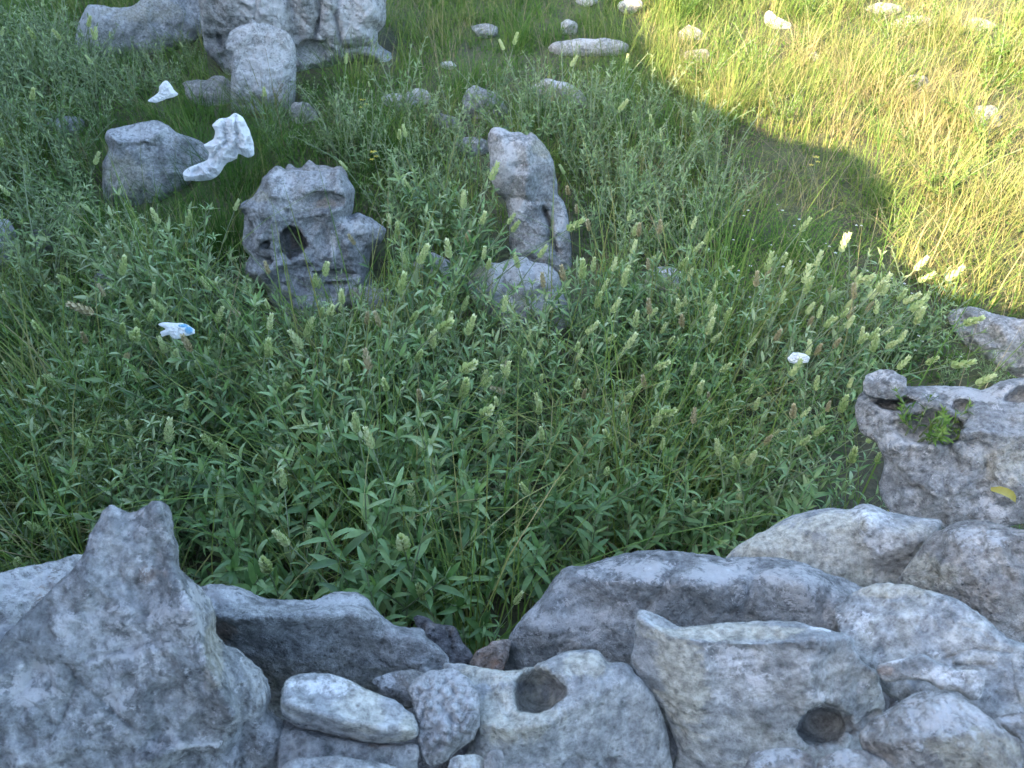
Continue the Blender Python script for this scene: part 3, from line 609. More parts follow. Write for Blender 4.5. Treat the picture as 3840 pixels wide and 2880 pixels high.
# ---- rocks of the meadow
RK('rock', 'skull-like pitted karst rock with a deep round hole', 'rock', 'k',
   [(400, 510), (440, 460), (500, 370), (520, 310), (580, 240), (650, 180), (700, 190), (760, 230), (850, 225), (1000, 240), (1200, 222), (1290, 210), (1350, 260), (1400, 330), (1460, 430), (1450, 560), (1438, 640), (1420, 690), (1500, 660), (1560, 690), (1640, 730), (1740, 800), (1772, 840), (1740, 950), (1640, 1050), (1600, 1200), (1640, 1300), (1650, 1420), (1560, 1500), (1300, 1580), (1000, 1650), (720, 1600), (600, 1450), (540, 1340), (350, 1240), (340, 1160), (385, 1100), (330, 1050), (308, 950), (336, 800), (338, 680), (288, 620), (310, 570)],
   'lime', T=0.36, rr=0.55, seed=40, res=120, noise=0.07, scal=0.05, scal_f=4, bury=0.15, base=(1200, 1150), lean=-4, veil=0.06, facets=2,
   holes=[(825, 945, 132, 155, 1.7), (562, 985, 50, 48, 1.8), (385, 930, 75, 160, 0.7), (1140, 560, 185, 85, 0.55), (1250, 1285, 200, 50, 0.6), (520, 1180, 130, 75, 0.6), (1250, 1375, 130, 26, 0.8), (360, 700, 40, 90, 0.6)],
   ridges=[([(1290, 240), (1330, 480), (1390, 690)], 60, 0.05), ([(480, 1080), (520, 900), (640, 760), (900, 720), (1250, 660)], 40, 0.05), ([(1500, 700), (1300, 850), (1210, 1150)], 60, 0.06), ([(540, 1270), (700, 1190), (950, 1130)], 50, 0.07)],
   marks=[(760, 380, 75, 90, 'w'), (700, 270, 60, 40, 'w'), (500, 510, 90, 45, 'b'), (1230, 1050, 25, 160, 'w'), (1450, 800, 140, 60, 'w'), (730, 1400, 35, 40, 'w'), (1140, 570, 110, 50, 'r'), (1250, 1370, 70, 18, 'r'), (850, 930, 90, 90, 'r'), (470, 980, 30, 90, 'w')], land='the skull-like rock')
RK('rock', 'brownish knobbly rock peeping over the skull-like pitted rock', 'rock', 'k',
   [(700, 330), (745, 220), (790, 150), (860, 200), (920, 185), (1000, 105), (1060, 165), (1180, 175), (1240, 200), (1300, 168), (1360, 200), (1400, 300), (1420, 450), (1200, 520), (800, 480)], 'lime_warm', base=(1180, 800), bury=0.3, T=0.5, seed=41, scal=0.1, scal_f=5)
RK('rock', 'tall upright lichened stone standing in the sage', 'rock', 'b',
   [(958, 910), (968, 860), (1000, 828), (1060, 835), (1100, 858), (1160, 855), (1200, 880), (1228, 860), (1285, 910), (1335, 980), (1368, 1060), (1388, 1170), (1392, 1240), (1435, 1290), (1462, 1370), (1478, 1480), (1490, 1640), (1470, 1720), (1120, 1720), (1098, 1600), (1088, 1400), (1070, 1280), (1008, 1225), (974, 1130), (966, 1000)],
   'lime', T=0.50, rr=0.8, seed=42, res=90, lean=-12, facets=4, noise=0.08, scal=0.06, bury=0.12, ridges=[([(1190, 890), (1210, 1100), (1190, 1260), (1110, 1400)], 45, 0.12), ([(1300, 1330), (1345, 1420), (1350, 1520), (1390, 1600)], 16, -0.16), ([(1070, 1270), (1150, 1260), (1250, 1290)], 16, -0.06)],
   marks=[(1080, 1050, 110, 150, 'w'), (1030, 850, 70, 35, 'w'), (1150, 1320, 60, 110, 'w'), (1420, 1420, 40, 130, 'w'), (1290, 950, 50, 60, 'b')], land='the tall upright stone')
RK('rock', 'angular white-faced rock at the foot of the upright stone', 'rock', 'e',
   [(820, 140), (880, 95), (950, 65), (1020, 68), (1110, 40), (1190, 25), (1240, 60), (1330, 72), (1392, 130), (1412, 200), (1462, 340), (1440, 410), (1250, 440), (1000, 380), (850, 280)],
   'lime_white', T=0.42, seed=43, noise=0.08, bury=0.3, ridges=[([(985, 70), (1000, 160), (990, 280)], 30, 0.10), ([(1235, 70), (1250, 180)], 12, -0.07)], marks=[(1010, 150, 45, 90, 'w'), (1200, 330, 150, 60, 'w'), (1230, 130, 140, 60, 'w'), (890, 150, 80, 50, 'b')], land='the white-faced rock')
RK('rock', 'blue-grey rock between the skull-like rock and the white-faced one', 'rock', 'e',
   [(465, 75), (520, 20), (590, -5), (650, 15), (730, 80), (825, 145), (810, 230), (650, 240), (500, 180)], 'lime_smooth', T=0.45, seed=44)
RK('rock', 'low layered rock at the right foot of the skull-like rock', 'rock', 'e',
   [(75, 240), (140, 205), (220, 225), (290, 228), (400, 258), (430, 330), (260, 370), (90, 330)], 'lime', T=0.45, seed=45, marks=[(120, 250, 60, 40, 'r')])
RK('rock', 'small rounded grey rock right of the sage below the shrubs', 'rock', 'p',
   [(2415, 1075), (2430, 1030), (2470, 1003), (2520, 1002), (2562, 1022), (2580, 1060), (2570, 1110), (2440, 1115)], 'lime_smooth', T=0.5, seed=46, marks=[(2500, 1020, 50, 15, 'w')], land='the small rounded rock')
RK('rock', 'squat grey rock beside the white plastic bag', 'rock', 'a',
   [(670, 880), (700, 830), (800, 810), (900, 785), (1000, 772), (1070, 800), (1130, 850), (1250, 890), (1330, 955), (1352, 1060), (1260, 1110), (1150, 1190), (1000, 1260), (800, 1310), (672, 1240), (655, 1060), (698, 960)],
   'lime', T=0.42, rr=0.7, seed=47, noise=0.08, bury=0.15, base=(560, 740), ridges=[([(700, 850), (760, 920), (860, 930), (960, 890), (1060, 830)], 22, 0.12), ([(790, 935), (860, 932), (930, 920)], 10, -0.08)], marks=[(900, 850, 180, 40, 'w'), (800, 1120, 120, 100, 'b')], land='the squat rock')
RK('boulder', 'tall fluted boulder mass cut by the top edge', 'boulder', 'p',
   [(768, -160), (762, 60), (772, 180), (815, 235), (860, 300), (930, 400), (1100, 400), (1180, 290), (1270, 250), (1330, 238), (1410, 260), (1450, 300), (1500, 312), (1507, 288), (1487, 245), (1460, 200), (1415, 168), (1411, 118), (1438, 88), (1436, 12), (1430, -160), (1100, -220)],
   'lime_white', D=4.95, cover=True, veil=0.21, T=0.40, rr=0.75, seed=48, res=120, lean=-24, noise=0.08, scal=0.06, ridges=[([(1180, -60), (1195, 60), (1175, 140)], 9, -0.07), ([(1265, -60), (1250, 60), (1280, 190)], 9, -0.05), ([(1080, -40), (1095, 60), (1110, 130)], 24, -0.08), ([(1380, 40), (1330, 110), (1400, 150)], 30, 0.07), ([(1290, 175), (1370, 170), (1420, 180)], 8, -0.06)],
   holes=[(835, 150, 12, 26, 1.0), (1170, 190, 60, 40, 0.8)], marks=[(1000, 60, 100, 60, 'w'), (1300, 100, 100, 80, 'w'), (1450, 240, 40, 50, 'w'), (1350, 225, 90, 25, 'b')], land='the tall fluted boulder')
RK('boulder', 'smooth upright lobe in front of the fluted boulder', 'boulder', 'a',
   [(1445, 310), (1465, 210), (1530, 172), (1585, 158), (1610, 128), (1640, 160), (1700, 163), (1770, 190), (1840, 218), (1880, 300), (1885, 450), (1885, 600), (1850, 700), (1700, 730), (1560, 720), (1475, 650), (1480, 450), (1490, 340)],
   'lime_white', veil=0.2, T=0.45, seed=49, res=80, lean=-18, noise=0.06, scal=0.04, bury=0.12, marks=[(1680, 450, 160, 160, 'w'), (1560, 200, 50, 40, 'w'), (1780, 580, 60, 80, 'r')], land='the smooth upright lobe')
RK('rock', 'low brown-grey rock left of the smooth upright lobe', 'rock', 'a',
   [(1170, 530), (1250, 508), (1320, 515), (1375, 480), (1440, 490), (1490, 560), (1480, 660), (1380, 660), (1200, 620)], 'lime_warm', T=0.45, seed=50)
RK('rock', 'long pale rock at the top left with grassy front', 'rock', 'a',
   [(475, 270), (490, 190), (528, 85), (570, 38), (625, 38), (700, 50), (770, 55), (850, 40), (900, 8), (960, -25), (1200, -60), (1310, -30), (1310, 200), (1000, 300), (700, 330), (520, 320)],
   'lime_white', T=0.4, rr=0.8, seed=51, lean=-8, noise=0.08, base=(500, 210), marks=[(560, 120, 80, 90, 'w'), (900, 60, 200, 60, 'b')], land='the long pale rock')
small = [
 ('a', [(298, 770), (350, 727), (430, 728), (525, 752), (525, 820), (400, 850), (305, 810)], 'lime', 'small grey stone in the grass left of the squat rock', 'stone'),
 ('a', [(-60, 1385), (0, 1362), (42, 1370), (82, 1430), (95, 1510), (70, 1640), (20, 1700), (-60, 1700)], 'lime_white', 'pale stone cut by the left edge among sage', 'stone'),
 ('a', [(195, 1460), (260, 1435), (310, 1445), (345, 1520), (345, 1610), (260, 1650), (200, 1600)], 'lime_dark', 'dark stone in the grass near the left edge', 'stone'),
 ('d', [(588, 170), (615, 95), (690, 85), (780, 115), (825, 200), (810, 290), (745, 325), (650, 290), (600, 230)], 'lime_smooth', 'smooth bluish stone half sunk in leaves left of the skull-like rock', 'stone'),
 ('a', [(1838, 690), (1870, 645), (1950, 638), (2010, 690), (2022, 745), (1920, 775), (1850, 750)], 'lime_warm', 'small pinkish-white stone right of the smooth upright lobe', 'stone'),
 ('b', [(270, 610), (330, 592), (405, 592), (420, 640), (380, 670), (290, 660)], 'lime_white', 'flat white stone left of its round white neighbour', 'stone'),
 ('b', [(418, 600), (450, 568), (505, 552), (560, 570), (588, 605), (560, 650), (480, 670), (425, 640)], 'lime_white', 'round white stone in the grass below the fluted boulder', 'stone'),
 ('b', [(785, 630), (828, 545), (872, 528), (935, 548), (1005, 580), (1045, 625), (1075, 680), (1010, 730), (850, 735), (788, 690)], 'lime', 'pointed grey stone in the middle of the upper grass', 'stone'),
 ('b', [(1225, 545), (1290, 495), (1350, 488), (1420, 505), (1500, 528), (1560, 580), (1590, 650), (1500, 680), (1290, 640)], 'lime_white', 'broad pale stone right of the pointed grey stone', 'stone'),
 ('b', [(1325, 295), (1360, 260), (1450, 250), (1530, 234), (1640, 240), (1690, 228), (1740, 240), (1800, 250), (1860, 285), (1810, 330), (1600, 345), (1350, 330)], 'lime_white', 'long flat slab behind a fountain of green grass', 'slab'),
 ('b', [(845, 160), (950, 142), (1015, 162), (1010, 215), (900, 230)], 'lime', 'faint grey stone deep in the upper grass', 'stone'),
 ('b', [(1415, 140), (1468, 113), (1525, 150), (1510, 205), (1430, 200)], 'lime_white', 'small pale stone above the long flat slab', 'stone'),
 ('b', [(648, 395), (715, 385), (750, 415), (715, 440), (655, 425)], 'lime_white', 'tiny white stone right of the fluted boulder', 'stone'),
 ('b', [(590, 740), (650, 713), (725, 733), (790, 775), (750, 820), (640, 800)], 'lime_warm', 'brown-grey stone veiled by dry grass', 'stone'),
 ('b', [(755, 895), (790, 868), (875, 868), (955, 890), (965, 950), (850, 985), (765, 945)], 'lime', 'dull grey stone left of the upright stone top', 'stone'),
 ('b', [(1490, 5), (1560, -25), (1640, -20), (1660, 10), (1580, 35)], 'lime_white', 'white stone at the top edge near the sunlight', 'stone'),
 ('b', [(1770, 30), (1840, -15), (1930, -20), (1940, 40), (1840, 80)], 'lime_white', 'sunlit white stone at the top where shade ends', 'stone'),
 ('c', [(555, 65), (600, 18), (645, 60), (735, 100), (725, 135), (650, 165), (585, 125)], 'lime_white', 'bright white sunlit stone near the top right', 'stone'),
 ('c', [(10, 310), (60, 288), (195, 268), (215, 340), (120, 385), (30, 370)], 'lime_warm', 'sunlit pinkish stone by the shadow edge', 'stone'),
 ('c', [(1385, 490), (1430, 450), (1500, 438), (1560, 432), (1612, 448), (1620, 515), (1575, 560), (1480, 550), (1395, 530)], 'lime_warm', 'cream sunlit block standing in golden grass', 'stone'),
 ('c', [(1330, 120), (1400, 80), (1500, 52), (1600, 58), (1648, 100), (1610, 150), (1400, 170)], 'lime_warm', 'long low sunlit rock at upper right', 'stone'),
 ('c', [(1820, 120), (1900, 72), (1980, 88), (2050, 122), (2000, 170), (1880, 175)], 'lime_warm', 'rounded sunlit rock near the right edge at top', 'stone'),
 ('c', [(10, 165), (80, 118), (160, 148), (210, 205), (150, 240), (40, 230)], 'lime_warm', 'grey-pink sunlit stone above the shadow edge stone', 'stone'),
 ('c', [(840, 325), (890, 305), (910, 350), (870, 375)], 'lime_warm', 'tiny sunlit stone in the golden grass', 'stone'),
 ('c', [(1200, 25), (1300, -15), (1440, 5), (1420, 55), (1260, 65)], 'lime_warm', 'sunlit rock at the top edge of the golden grass', 'stone'),
 ('c', [(1870, 700), (1945, 605), (2060, 615), (2100, 720), (2000, 800), (1900, 780)], 'lime', 'bluish rock in its own shade near the right edge', 'stone'),
 ('g', [(1740, 400), (1760, 335), (1850, 312), (1950, 328), (2040, 366), (2212, 398), (2420, 420), (2420, 780), (2150, 720), (1960, 640), (1830, 540)], 'lime_white', 'flat shaded rock at the right edge below sunlit grass', 'rock'),
]
for k, (cc, ol, mt, lb, ct) in enumerate(small):
    sunny = cc == 'c'
    o = RK(ct, lb, ct, cc, ol, mt, T=0.36, facets=12, seed=60+k, noise=0.12, scal=0.14, veil=0.8 if sunny else 0.42, bury=0.10, marks=[(np.mean([p[0] for p in ol]), min(p[1] for p in ol)+15, 60, 30, 'w')] if 'white' in mt else ())
    o.location.z -= (0.32 if sunny else 0.08)*o.dimensions.z

# ---- litter
def litter(name, label, cat, c, ol, mat, **kw):
    return RK(name, label, cat, c, ol, mat, **kw)
bag = litter('plastic_bag', 'crumpled white plastic bag caught beside the squat rock', 'bag', 'a',
   [(1355, 800), (1400, 760), (1450, 752), (1500, 722), (1545, 750), (1585, 820), (1612, 890), (1618, 985), (1580, 1005), (1522, 980), (1510, 1012), (1445, 1040), (1405, 1100), (1355, 1142), (1280, 1155), (1225, 1150), (1180, 1152), (1168, 1110), (1190, 1078), (1255, 1050), (1325, 1020), (1335, 970), (1300, 925), (1362, 890), (1375, 840)],
   'plastic', D=3.28, T=0.09, Tb=0.07, rr=0.5, seed=90, res=115, noise=0.06, scal=0.08, scal_f=5, wrinkle=0.11, fine=0.6, bury=0,
   ridges=[([(1500, 740), (1510, 860), (1500, 980)], 14, -0.10), ([(1440, 770), (1440, 900), (1360, 1000), (1240, 1090)], 12, -0.08), ([(1590, 860), (1540, 940)], 12, 0.06)])
litter('plastic_scrap', 'white plastic scrap on the ground above the squat rock', 'litter', 'a',
   [(945, 640), (1010, 590), (1015, 545), (1068, 512), (1110, 570), (1140, 605), (1062, 632), (1000, 655)], 'plastic', D=3.78, T=0.14, Tb=0.12, seed=91, res=40, wrinkle=0.1, fine=0.5)
litter('snack_wrapper', 'crumpled white wrapper with blue print lying in the sage', 'litter', 'l',
   [(390, 70), (480, 38), (600, 45), (700, 50), (820, 60), (940, 150), (940, 215), (800, 250), (745, 300), (640, 300), (560, 225), (440, 260), (410, 190), (500, 140)], 'wrapper', D=2.24, cover=True, veil=0.4, T=0.13, Tb=0.12, seed=92, res=60, wrinkle=0.08, fine=0.4,
   marks=[(860, 160, 50, 50, 'r'), (770, 90, 60, 22, 'r')])
litter('plastic_scrap', 'white plastic film scrap in the sage near the right boulder', 'litter', 'g',
   [(705, 665), (740, 633), (800, 638), (845, 660), (835, 695), (760, 705), (718, 695)], 'plastic', D=2.24, T=0.16, Tb=0.15, seed=93, res=36, wrinkle=0.1, fine=0.4)

# ---- unseen shade caster added behind the camera, its top shaped from the shadow edge
edge_px = [(2250, -260), (2320, -60), (2345, 40), (2400, 110), (2440, 215), (2530, 325), (2640, 385), (2760, 430), (2870, 490), (2960, 505), (3080, 525), (3200, 560), (3290, 630), (3335, 700), (3300, 800), (3290, 880), (3340, 960), (3440, 1040), (3560, 1110), (3700, 1130), (3900, 1150), (4200, 1190)]
PERP = np.array([-SUN_H[1], SUN_H[0]]); 
prof = []
CASTER_D = 1.5
for e in edge_px:
    g, _ = ground_hit(*e, h=0.10)
    t = (CASTER_D-g[:2]@SUN_H)
    prof.append((g[:2]@PERP, g[2]+t*math.tan(SUN_EL)))
prof = sorted(prof)
qs = np.array([p[0] for p in prof]); zs = np.array([p[1] for p in prof])
Qn = np.linspace(-9, 9, 220)
top = np.interp(Qn, qs, zs)
top = np.where(Qn < qs[0], zs[0]+0.25*np.sin((qs[0]-Qn)*1.7), top); top = np.where(Qn > qs[-1], zs[-1]+0.15*np.sin((Qn-qs[-1])*2.1), top)
WV, WF = [], []
nh = 24
for side in (0, 1):
    for i, q in enumerate(Qn):
        for j in range(nh):
            f = j/(nh-1); z = -0.3+f*(top[i]+0.3)
            d = CASTER_D+(0.0 if side == 0 else 0.55)
            WV.append([SUN_H[0]*d+PERP[0]*q, SUN_H[1]*d+PERP[1]*q, z])
WV = np.array(WV); nQ = len(Qn)
off = 0.05*perlin(WV*2.7)+0.03*perlin(WV*7.1)
inner = (np.arange(len(WV)) % nh) < nh-1
WV[:, 0] += SUN_H[0]*off*inner; WV[:, 1] += SUN_H[1]*off*inner
I = lambda s, i, j: s*nQ*nh+i*nh+j
for i in range(nQ-1):
    for j in range(nh-1):
        WF.append([I(0, i, j), I(0, i+1, j), I(0, i+1, j+1), I(0, i, j+1)]); WF.append([I(1, i, j), I(1, i, j+1), I(1, i+1, j+1), I(1, i+1, j)])
    WF.append([I(0, i, nh-1), I(0, i+1, nh-1), I(1, i+1, nh-1), I(1, i, nh-1)])
for i in (0, nQ-1):
    for j in range(nh-1): WF.append([I(0, i, j), I(0, i, j+1), I(1, i, j+1), I(1, i, j)])
wo_ = mesh_obj('shade_caster', WV, np.array(WF), M['lime'], attrs={'weather': ('FLOAT_COLOR', weather(WV, np.zeros((len(WV), 3)), 'lime', 3, 2.0))})
tag(wo_, 'unseen shade caster added behind the viewpoint to shade the meadow', 'wall')
# ------------------------------------------------------------------ where plants may grow
MS = 10.0; MW, MH = 424, 328      # coarse picture mask with a margin of 20 cells
mask = np.zeros((MH, MW), bool)
mx_, my_ = np.meshgrid((np.arange(MW)-20)*MS, (np.arange(MH)-20)*MS)
for Q in SHOWN:
    x0, y0 = Q.min(0); x1, y1 = Q.max(0)
    c0, c1 = max(0, int(x0/MS)+18), min(MW, int(x1/MS)+23); r0, r1 = max(0, int(y0/MS)+18), min(MH, int(y1/MS)+23)
    if c1 > c0 and r1 > r0: mask[r0:r1, c0:c1] |= poly_sd(Q, mx_[r0:r1, c0:c1], my_[r0:r1, c0:c1]) > -4
def masked(P):
    q = project(P); i = np.clip((q[..., 1]/MS+20.5).astype(int), 0, MH-1); j = np.clip((q[..., 0]/MS+20.5).astype(int), 0, MW-1)
    return mask[i, j]
FC = 0.05
occ = set()
for a in FOOT:
    for cx_, cy_ in np.unique(np.floor(a/FC).astype(int), axis=0): occ.add((cx_, cy_))
occ_arr = np.zeros((260, 260), bool)                       # x -6.5..6.5, y -2..11
for cx_, cy_ in occ:
    i, j = cx_+130, cy_+40
    if 0 <= i < 260 and 0 <= j < 260: occ_arr[i, j] = True
# fill the inside of footprints a little
occ_arr[1:-1, 1:-1] |= (occ_arr[:-2, 1:-1] & occ_arr[2:, 1:-1]) | (occ_arr[1:-1, :-2] & occ_arr[1:-1, 2:])
def occupied(x, y):
    i = np.clip(np.floor(x/FC).astype(int)+130, 0, 259); j = np.clip(np.floor(y/FC).astype(int)+40, 0, 259)
    return occ_arr[i, j]
def inside(poly, x, y):
    return poly_sd(np.array(poly, float), np.asarray(x, float), np.asarray(y, float)) > 0
SAGE_ZONE = [(-500, 1250), (300, 1100), (520, 950), (900, 1000), (1300, 1130), (1500, 1000), (1600, 750), (1800, 800), (1830, 1000), (2130, 1030), (2350, 980), (2700, 1120), (3150, 1230), (3350, 1400), (3400, 1650), (3330, 1960), (2900, 2040), (2300, 2120), (2000, 2300), (1850, 2480), (1600, 2520), (1250, 2330), (700, 2330), (-500, 2330)]
HERB_ZONES = [[(-500, 150), (300, 130), (800, 120), (830, 330), (500, 420), (330, 500), (380, 760), (700, 800), (500, 1050), (-500, 1250)],
              [(1400, 700), (1850, 380), (2200, 330), (2700, 480), (2780, 850), (2500, 980), (2150, 950), (2080, 500), (1830, 560), (1700, 760), (1500, 900)],
              [(3100, 1150), (3500, 1150), (3750, 1320), (3800, 1400), (3300, 1400)],
              [(860, 380), (1250, 330), (1450, 400), (1900, 420), (1900, 560), (1420, 640), (1250, 600), (1000, 560)]]
COVER_ZONE = [(2600, 780), (3200, 760), (3350, 1000), (3560, 1150), (3700, 1330), (3300, 1330), (2900, 1180), (2650, 1000)]
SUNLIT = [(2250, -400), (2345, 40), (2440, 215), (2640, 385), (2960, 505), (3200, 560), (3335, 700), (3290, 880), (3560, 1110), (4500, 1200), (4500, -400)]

# ------------------------------------------------------------------ meshes for leaves, stems, spikes
def leaf_mesh(width, curl, fold, twist=0.0, segs=5):
    V, F = [], []
    for k in range(segs+1):
        t = k/segs; w = width*0.5*(math.sin(math.pi*min(1, 0.07+t*0.93))**0.75)*(1-0.25*t)
        if k == segs: w = 0.0
        ang = curl*t; x = math.sin(ang)/curl if abs(curl) > 1e-3 else t; z = -(1-math.cos(ang))/curl if abs(curl) > 1e-3 else 0
        tw = twist*t
        for s in (-1, 0, 1):
            yy = s*w*math.cos(tw); zz = z+abs(s)*w*fold+s*w*math.sin(tw)+0.02*math.sin(9*t+s)*abs(s)*width*3
            V.append((x, yy, zz))
    for k in range(segs):
        a = k*3; b = a+3
        F += [(a, b, b+1, a+1), (a+1, b+1, b+2, a+2)]
    return np.array(V), np.array(F)
LEAVES = [leaf_mesh(0.24, 0.7, 0.4), leaf_mesh(0.21, 1.2, 0.5, 0.3), leaf_mesh(0.28, 0.35, 0.3, -0.3), leaf_mesh(0.19, 1.9, 0.55, 0.2), leaf_mesh(0.23, -0.3, 0.4)]
def tube(P, r0, r1, sides=5):
    P = np.asarray(P, float); n = len(P); V, F = [], []
    T = np.gradient(P, axis=0); T /= np.linalg.norm(T, axis=1)[:, None]+1e-9
    ref = np.array([1.0, 0.2, 0.1])
    for i in range(n):
        a = np.cross(T[i], ref); a /= np.linalg.norm(a)+1e-9; b = np.cross(T[i], a); r = r0+(r1-r0)*i/(n-1)
        for k in range(sides): V.append(P[i]+r*(a*math.cos(2*math.pi*k/sides)+b*math.sin(2*math.pi*k/sides)))
    for i in range(n-1):
        for k in range(sides): F.append((i*sides+k, i*sides+(k+1) % sides, (i+1)*sides+(k+1) % sides, (i+1)*sides+k))
    return np.array(V), np.array(F)
def spike_mesh(seed, whorls=7, fat=0.13):
    g = np.random.default_rng(seed); V, F, tint = [], [], []; off = 0
    lv, lf = leaf_mesh(0.70, -0.55, 0.5, segs=3)
    for k in range(whorls):
        f = k/(whorls-1); rad = fat*0.62*(math.sin(math.pi*(0.20+0.72*f))**0.8); z = f*0.74
        for j in range(5):
            an = 2*math.pi*(j/5+0.5*(k % 2)/5)+g.normal(0, .12)
            el = math.radians(73+10*f)+g.normal(0, .07); L = 0.27*(1-0.25*f)*g.uniform(.85, 1.15)
            ra = np.array([math.cos(an), math.sin(an), 0]); d = ra*math.cos(el)+np.array([0, 0, 1])*math.sin(el)
            up = np.array([0, 0, 1])*math.cos(el)-ra*math.sin(el); sd_ = np.cross(up, d)
            X = (lv[:, :1]*d+lv[:, 1:2]*sd_+lv[:, 2:3]*(-up))*L+ra*rad+np.array([0, 0, z])
            V.append(X); F.append(lf+off); off += len(X); tint += [float(np.clip(g.normal(0.5+0.25*f, .16), 0, 1))]*len(X)
    tv, tf = tube([[0, 0, 0], [0, 0, .4], [0, 0, .85]], fat*0.6, fat*0.25, 5)
    V.append(tv); F.append(tf+off); tint += [0.2]*len(tv)
    return np.concatenate(V), np.concatenate(F), np.array(tint)

# mesh data shared by every copy
def bare(name, V, F, mat, tint=0.5):
    o = mesh_obj(name, V, F, mat, attrs={'tint': ('FLOAT', np.full(len(V), tint) if np.isscalar(tint) else tint)})
    me = o.data; bpy.data.objects.remove(o); return me
LEAF_ME = [bare('leaf', V, F, M['sage'], t) for (V, F), t in zip(LEAVES, (0.38, 0.45, 0.42, 0.52, 0.48))]
SP_RAW = [spike_mesh(k, 6+k % 3, 0.085+0.016*(k % 3)) for k in range(4)]
SPIKE_ME = [bare('flower_spike', V, F, M['spike'], t) for V, F, t in SP_RAW]
SPIKE_DRY = [bare('flower_spike', V, F, M['spike_dry'], t) for V, F, t in SP_RAW[:2]]

def design_plant(g, n_stems, height, spike_p, dry_p, leafiness=1.0, leaf_len=0.062, spread=0.6, lean=(0, 0)):
    """a plan: list of stems, each with polyline, leaf matrices and maybe a spike matrix"""
    plan = []
    for s in range(n_stems):
        an = 2*math.pi*(s/n_stems)+g.uniform(-.5, .5); H = height*g.uniform(0.62, 1.08)
        out = spread*g.uniform(0.25, 1.0)*(0.25 if s == 0 else 1)
        d = np.array([math.cos(an)*out+lean[0], math.sin(an)*out+lean[1], 0.0])
        has = g.random() < spike_p
        if has: H *= 1.18
        base = np.array([math.cos(an), math.sin(an), 0])*0.015
        ts = np.linspace(0, 1, 7); wob = g.normal(0, .02, 3)
        P = np.array([base+H*(d*(t**1.3)*0.85+np.array([0, 0, t*(1-0.18*np.linalg.norm(d)*t)]))+wob*math.sin(3*t)*H for t in ts])
        P[0, 2] = -0.02
        leaves = []
        nodes = int(round((6 if not has else 5)*leafiness)); rot = g.uniform(0, 3)
        for k in range(nodes):
            t = 0.18+0.78*(k+0.5*g.random())/nodes*(0.86 if has else 1.0)
            i = min(int(t*6), 5); f = t*6-i; p = P[i]*(1-f)+P[i+1]*f; tang = P[i+1]-P[i]; tang /= np.linalg.norm(tang)
            a = np.cross(tang, [0.3, 0.9, 0.1]); a /= np.linalg.norm(a); b = np.cross(tang, a)
            for side in (0, math.pi):
                if g.random() < 0.06: continue
                ph = rot+side+g.normal(0, .25); ra = a*math.cos(ph)+b*math.sin(ph)
                el = math.radians(g.uniform(34, 70)); L = leaf_len*(1.12-0.62*t)*g.uniform(.75, 1.25)*(0.8 if has else 1)
                dd = tang*math.cos(math.pi/2-el)+ra*math.sin(math.pi/2-el); nn = tang-dd*(tang@dd); nn /= np.linalg.norm(nn)
                sd_ = np.cross(nn, dd)
                leaves.append((np.column_stack([dd*L, sd_*L, nn*L]), p, int(g.integers(0, 5)), float(np.clip(g.normal(.42+.12*t, .22), 0, 1))))
            rot += math.pi/2
        tip = P[-1]; tang = P[-1]-P[-2]; tang /= np.linalg.norm(tang)
        a = np.cross(tang, [0.3, 0.9, 0.1]); a /= np.linalg.norm(a); b = np.cross(tang, a)
        spike = None
        if has:
            L = g.uniform(0.038, 0.062); spike = (np.column_stack([a*L, b*L, tang*L]), tip-tang*0.002, int(g.integers(0, 4)), g.random() < dry_p)
        else:
            for k in range(4):
                ph = k*math.pi/2+rot; ra = a*math.cos(ph)+b*math.sin(ph); L = leaf_len*0.5*g.uniform(.7, 1.2); el = math.radians(g.uniform(50, 75))
                dd = tang*math.sin(el)+ra*math.cos(el); nn = tang-dd*(tang@dd); nn /= np.linalg.norm(nn); sd_ = np.cross(nn, dd)
                leaves.append((np.column_stack([dd*L, sd_*L, nn*L]), tip, int(g.integers(0, 5)), float(np.clip(g.normal(.72, .12), 0, 1))))
        plan.append((P, leaves, spike))
    return plan
def mat4(m3, p):
    return Matrix(((m3[0, 0], m3[0, 1], m3[0, 2], p[0]), (m3[1, 0], m3[1, 1], m3[1, 2], p[1]), (m3[2, 0], m3[2, 1], m3[2, 2], p[2]), (0, 0, 0, 1)))
def plan_parts_single(plan):
    """[(stem mesh, [(leaf mesh, matrix)], (spike mesh, matrix))] - every leaf a piece of its own"""
    out = []
    for P, leaves, spike in plan:
        V, F = tube(P, 0.0022, 0.0011, 5); me = bare('stem', V, F, M['sage_stem'])
        out.append((me, [(LEAF_ME[i], mat4(m, p)) for m, p, i, t in leaves], (((SPIKE_DRY[spike[2] % 2] if spike[3] else SPIKE_ME[spike[2]]), mat4(spike[0], spike[1])) if spike else None)))
    return out
def plan_parts_joined(plan, leaf_mat):
    V, F, T, off = [], [], [], 0; SV, SF, so = [], [], 0; sp_ = []
    for P, leaves, spike in plan:
        tv, tf = tube(P, 0.0022, 0.0011, 4); SV.append(tv); SF.append(tf+so); so += len(tv)
        for m, p, i, t in leaves:
            lv, lf = LEAVES[i]; X = lv@m.T+p; V.append(X); F.append(lf+off); off += len(X); T += [t]*len(X)
        if spike: sp_.append(((SPIKE_DRY[spike[2] % 2] if spike[3] else SPIKE_ME[spike[2]]), mat4(spike[0], spike[1])))
    fol = bare('foliage', np.concatenate(V), np.concatenate(F), leaf_mat, np.array(T)); st = bare('stem', np.concatenate(SV), np.concatenate(SF), M['sage_stem'])
    return st, fol, sp_

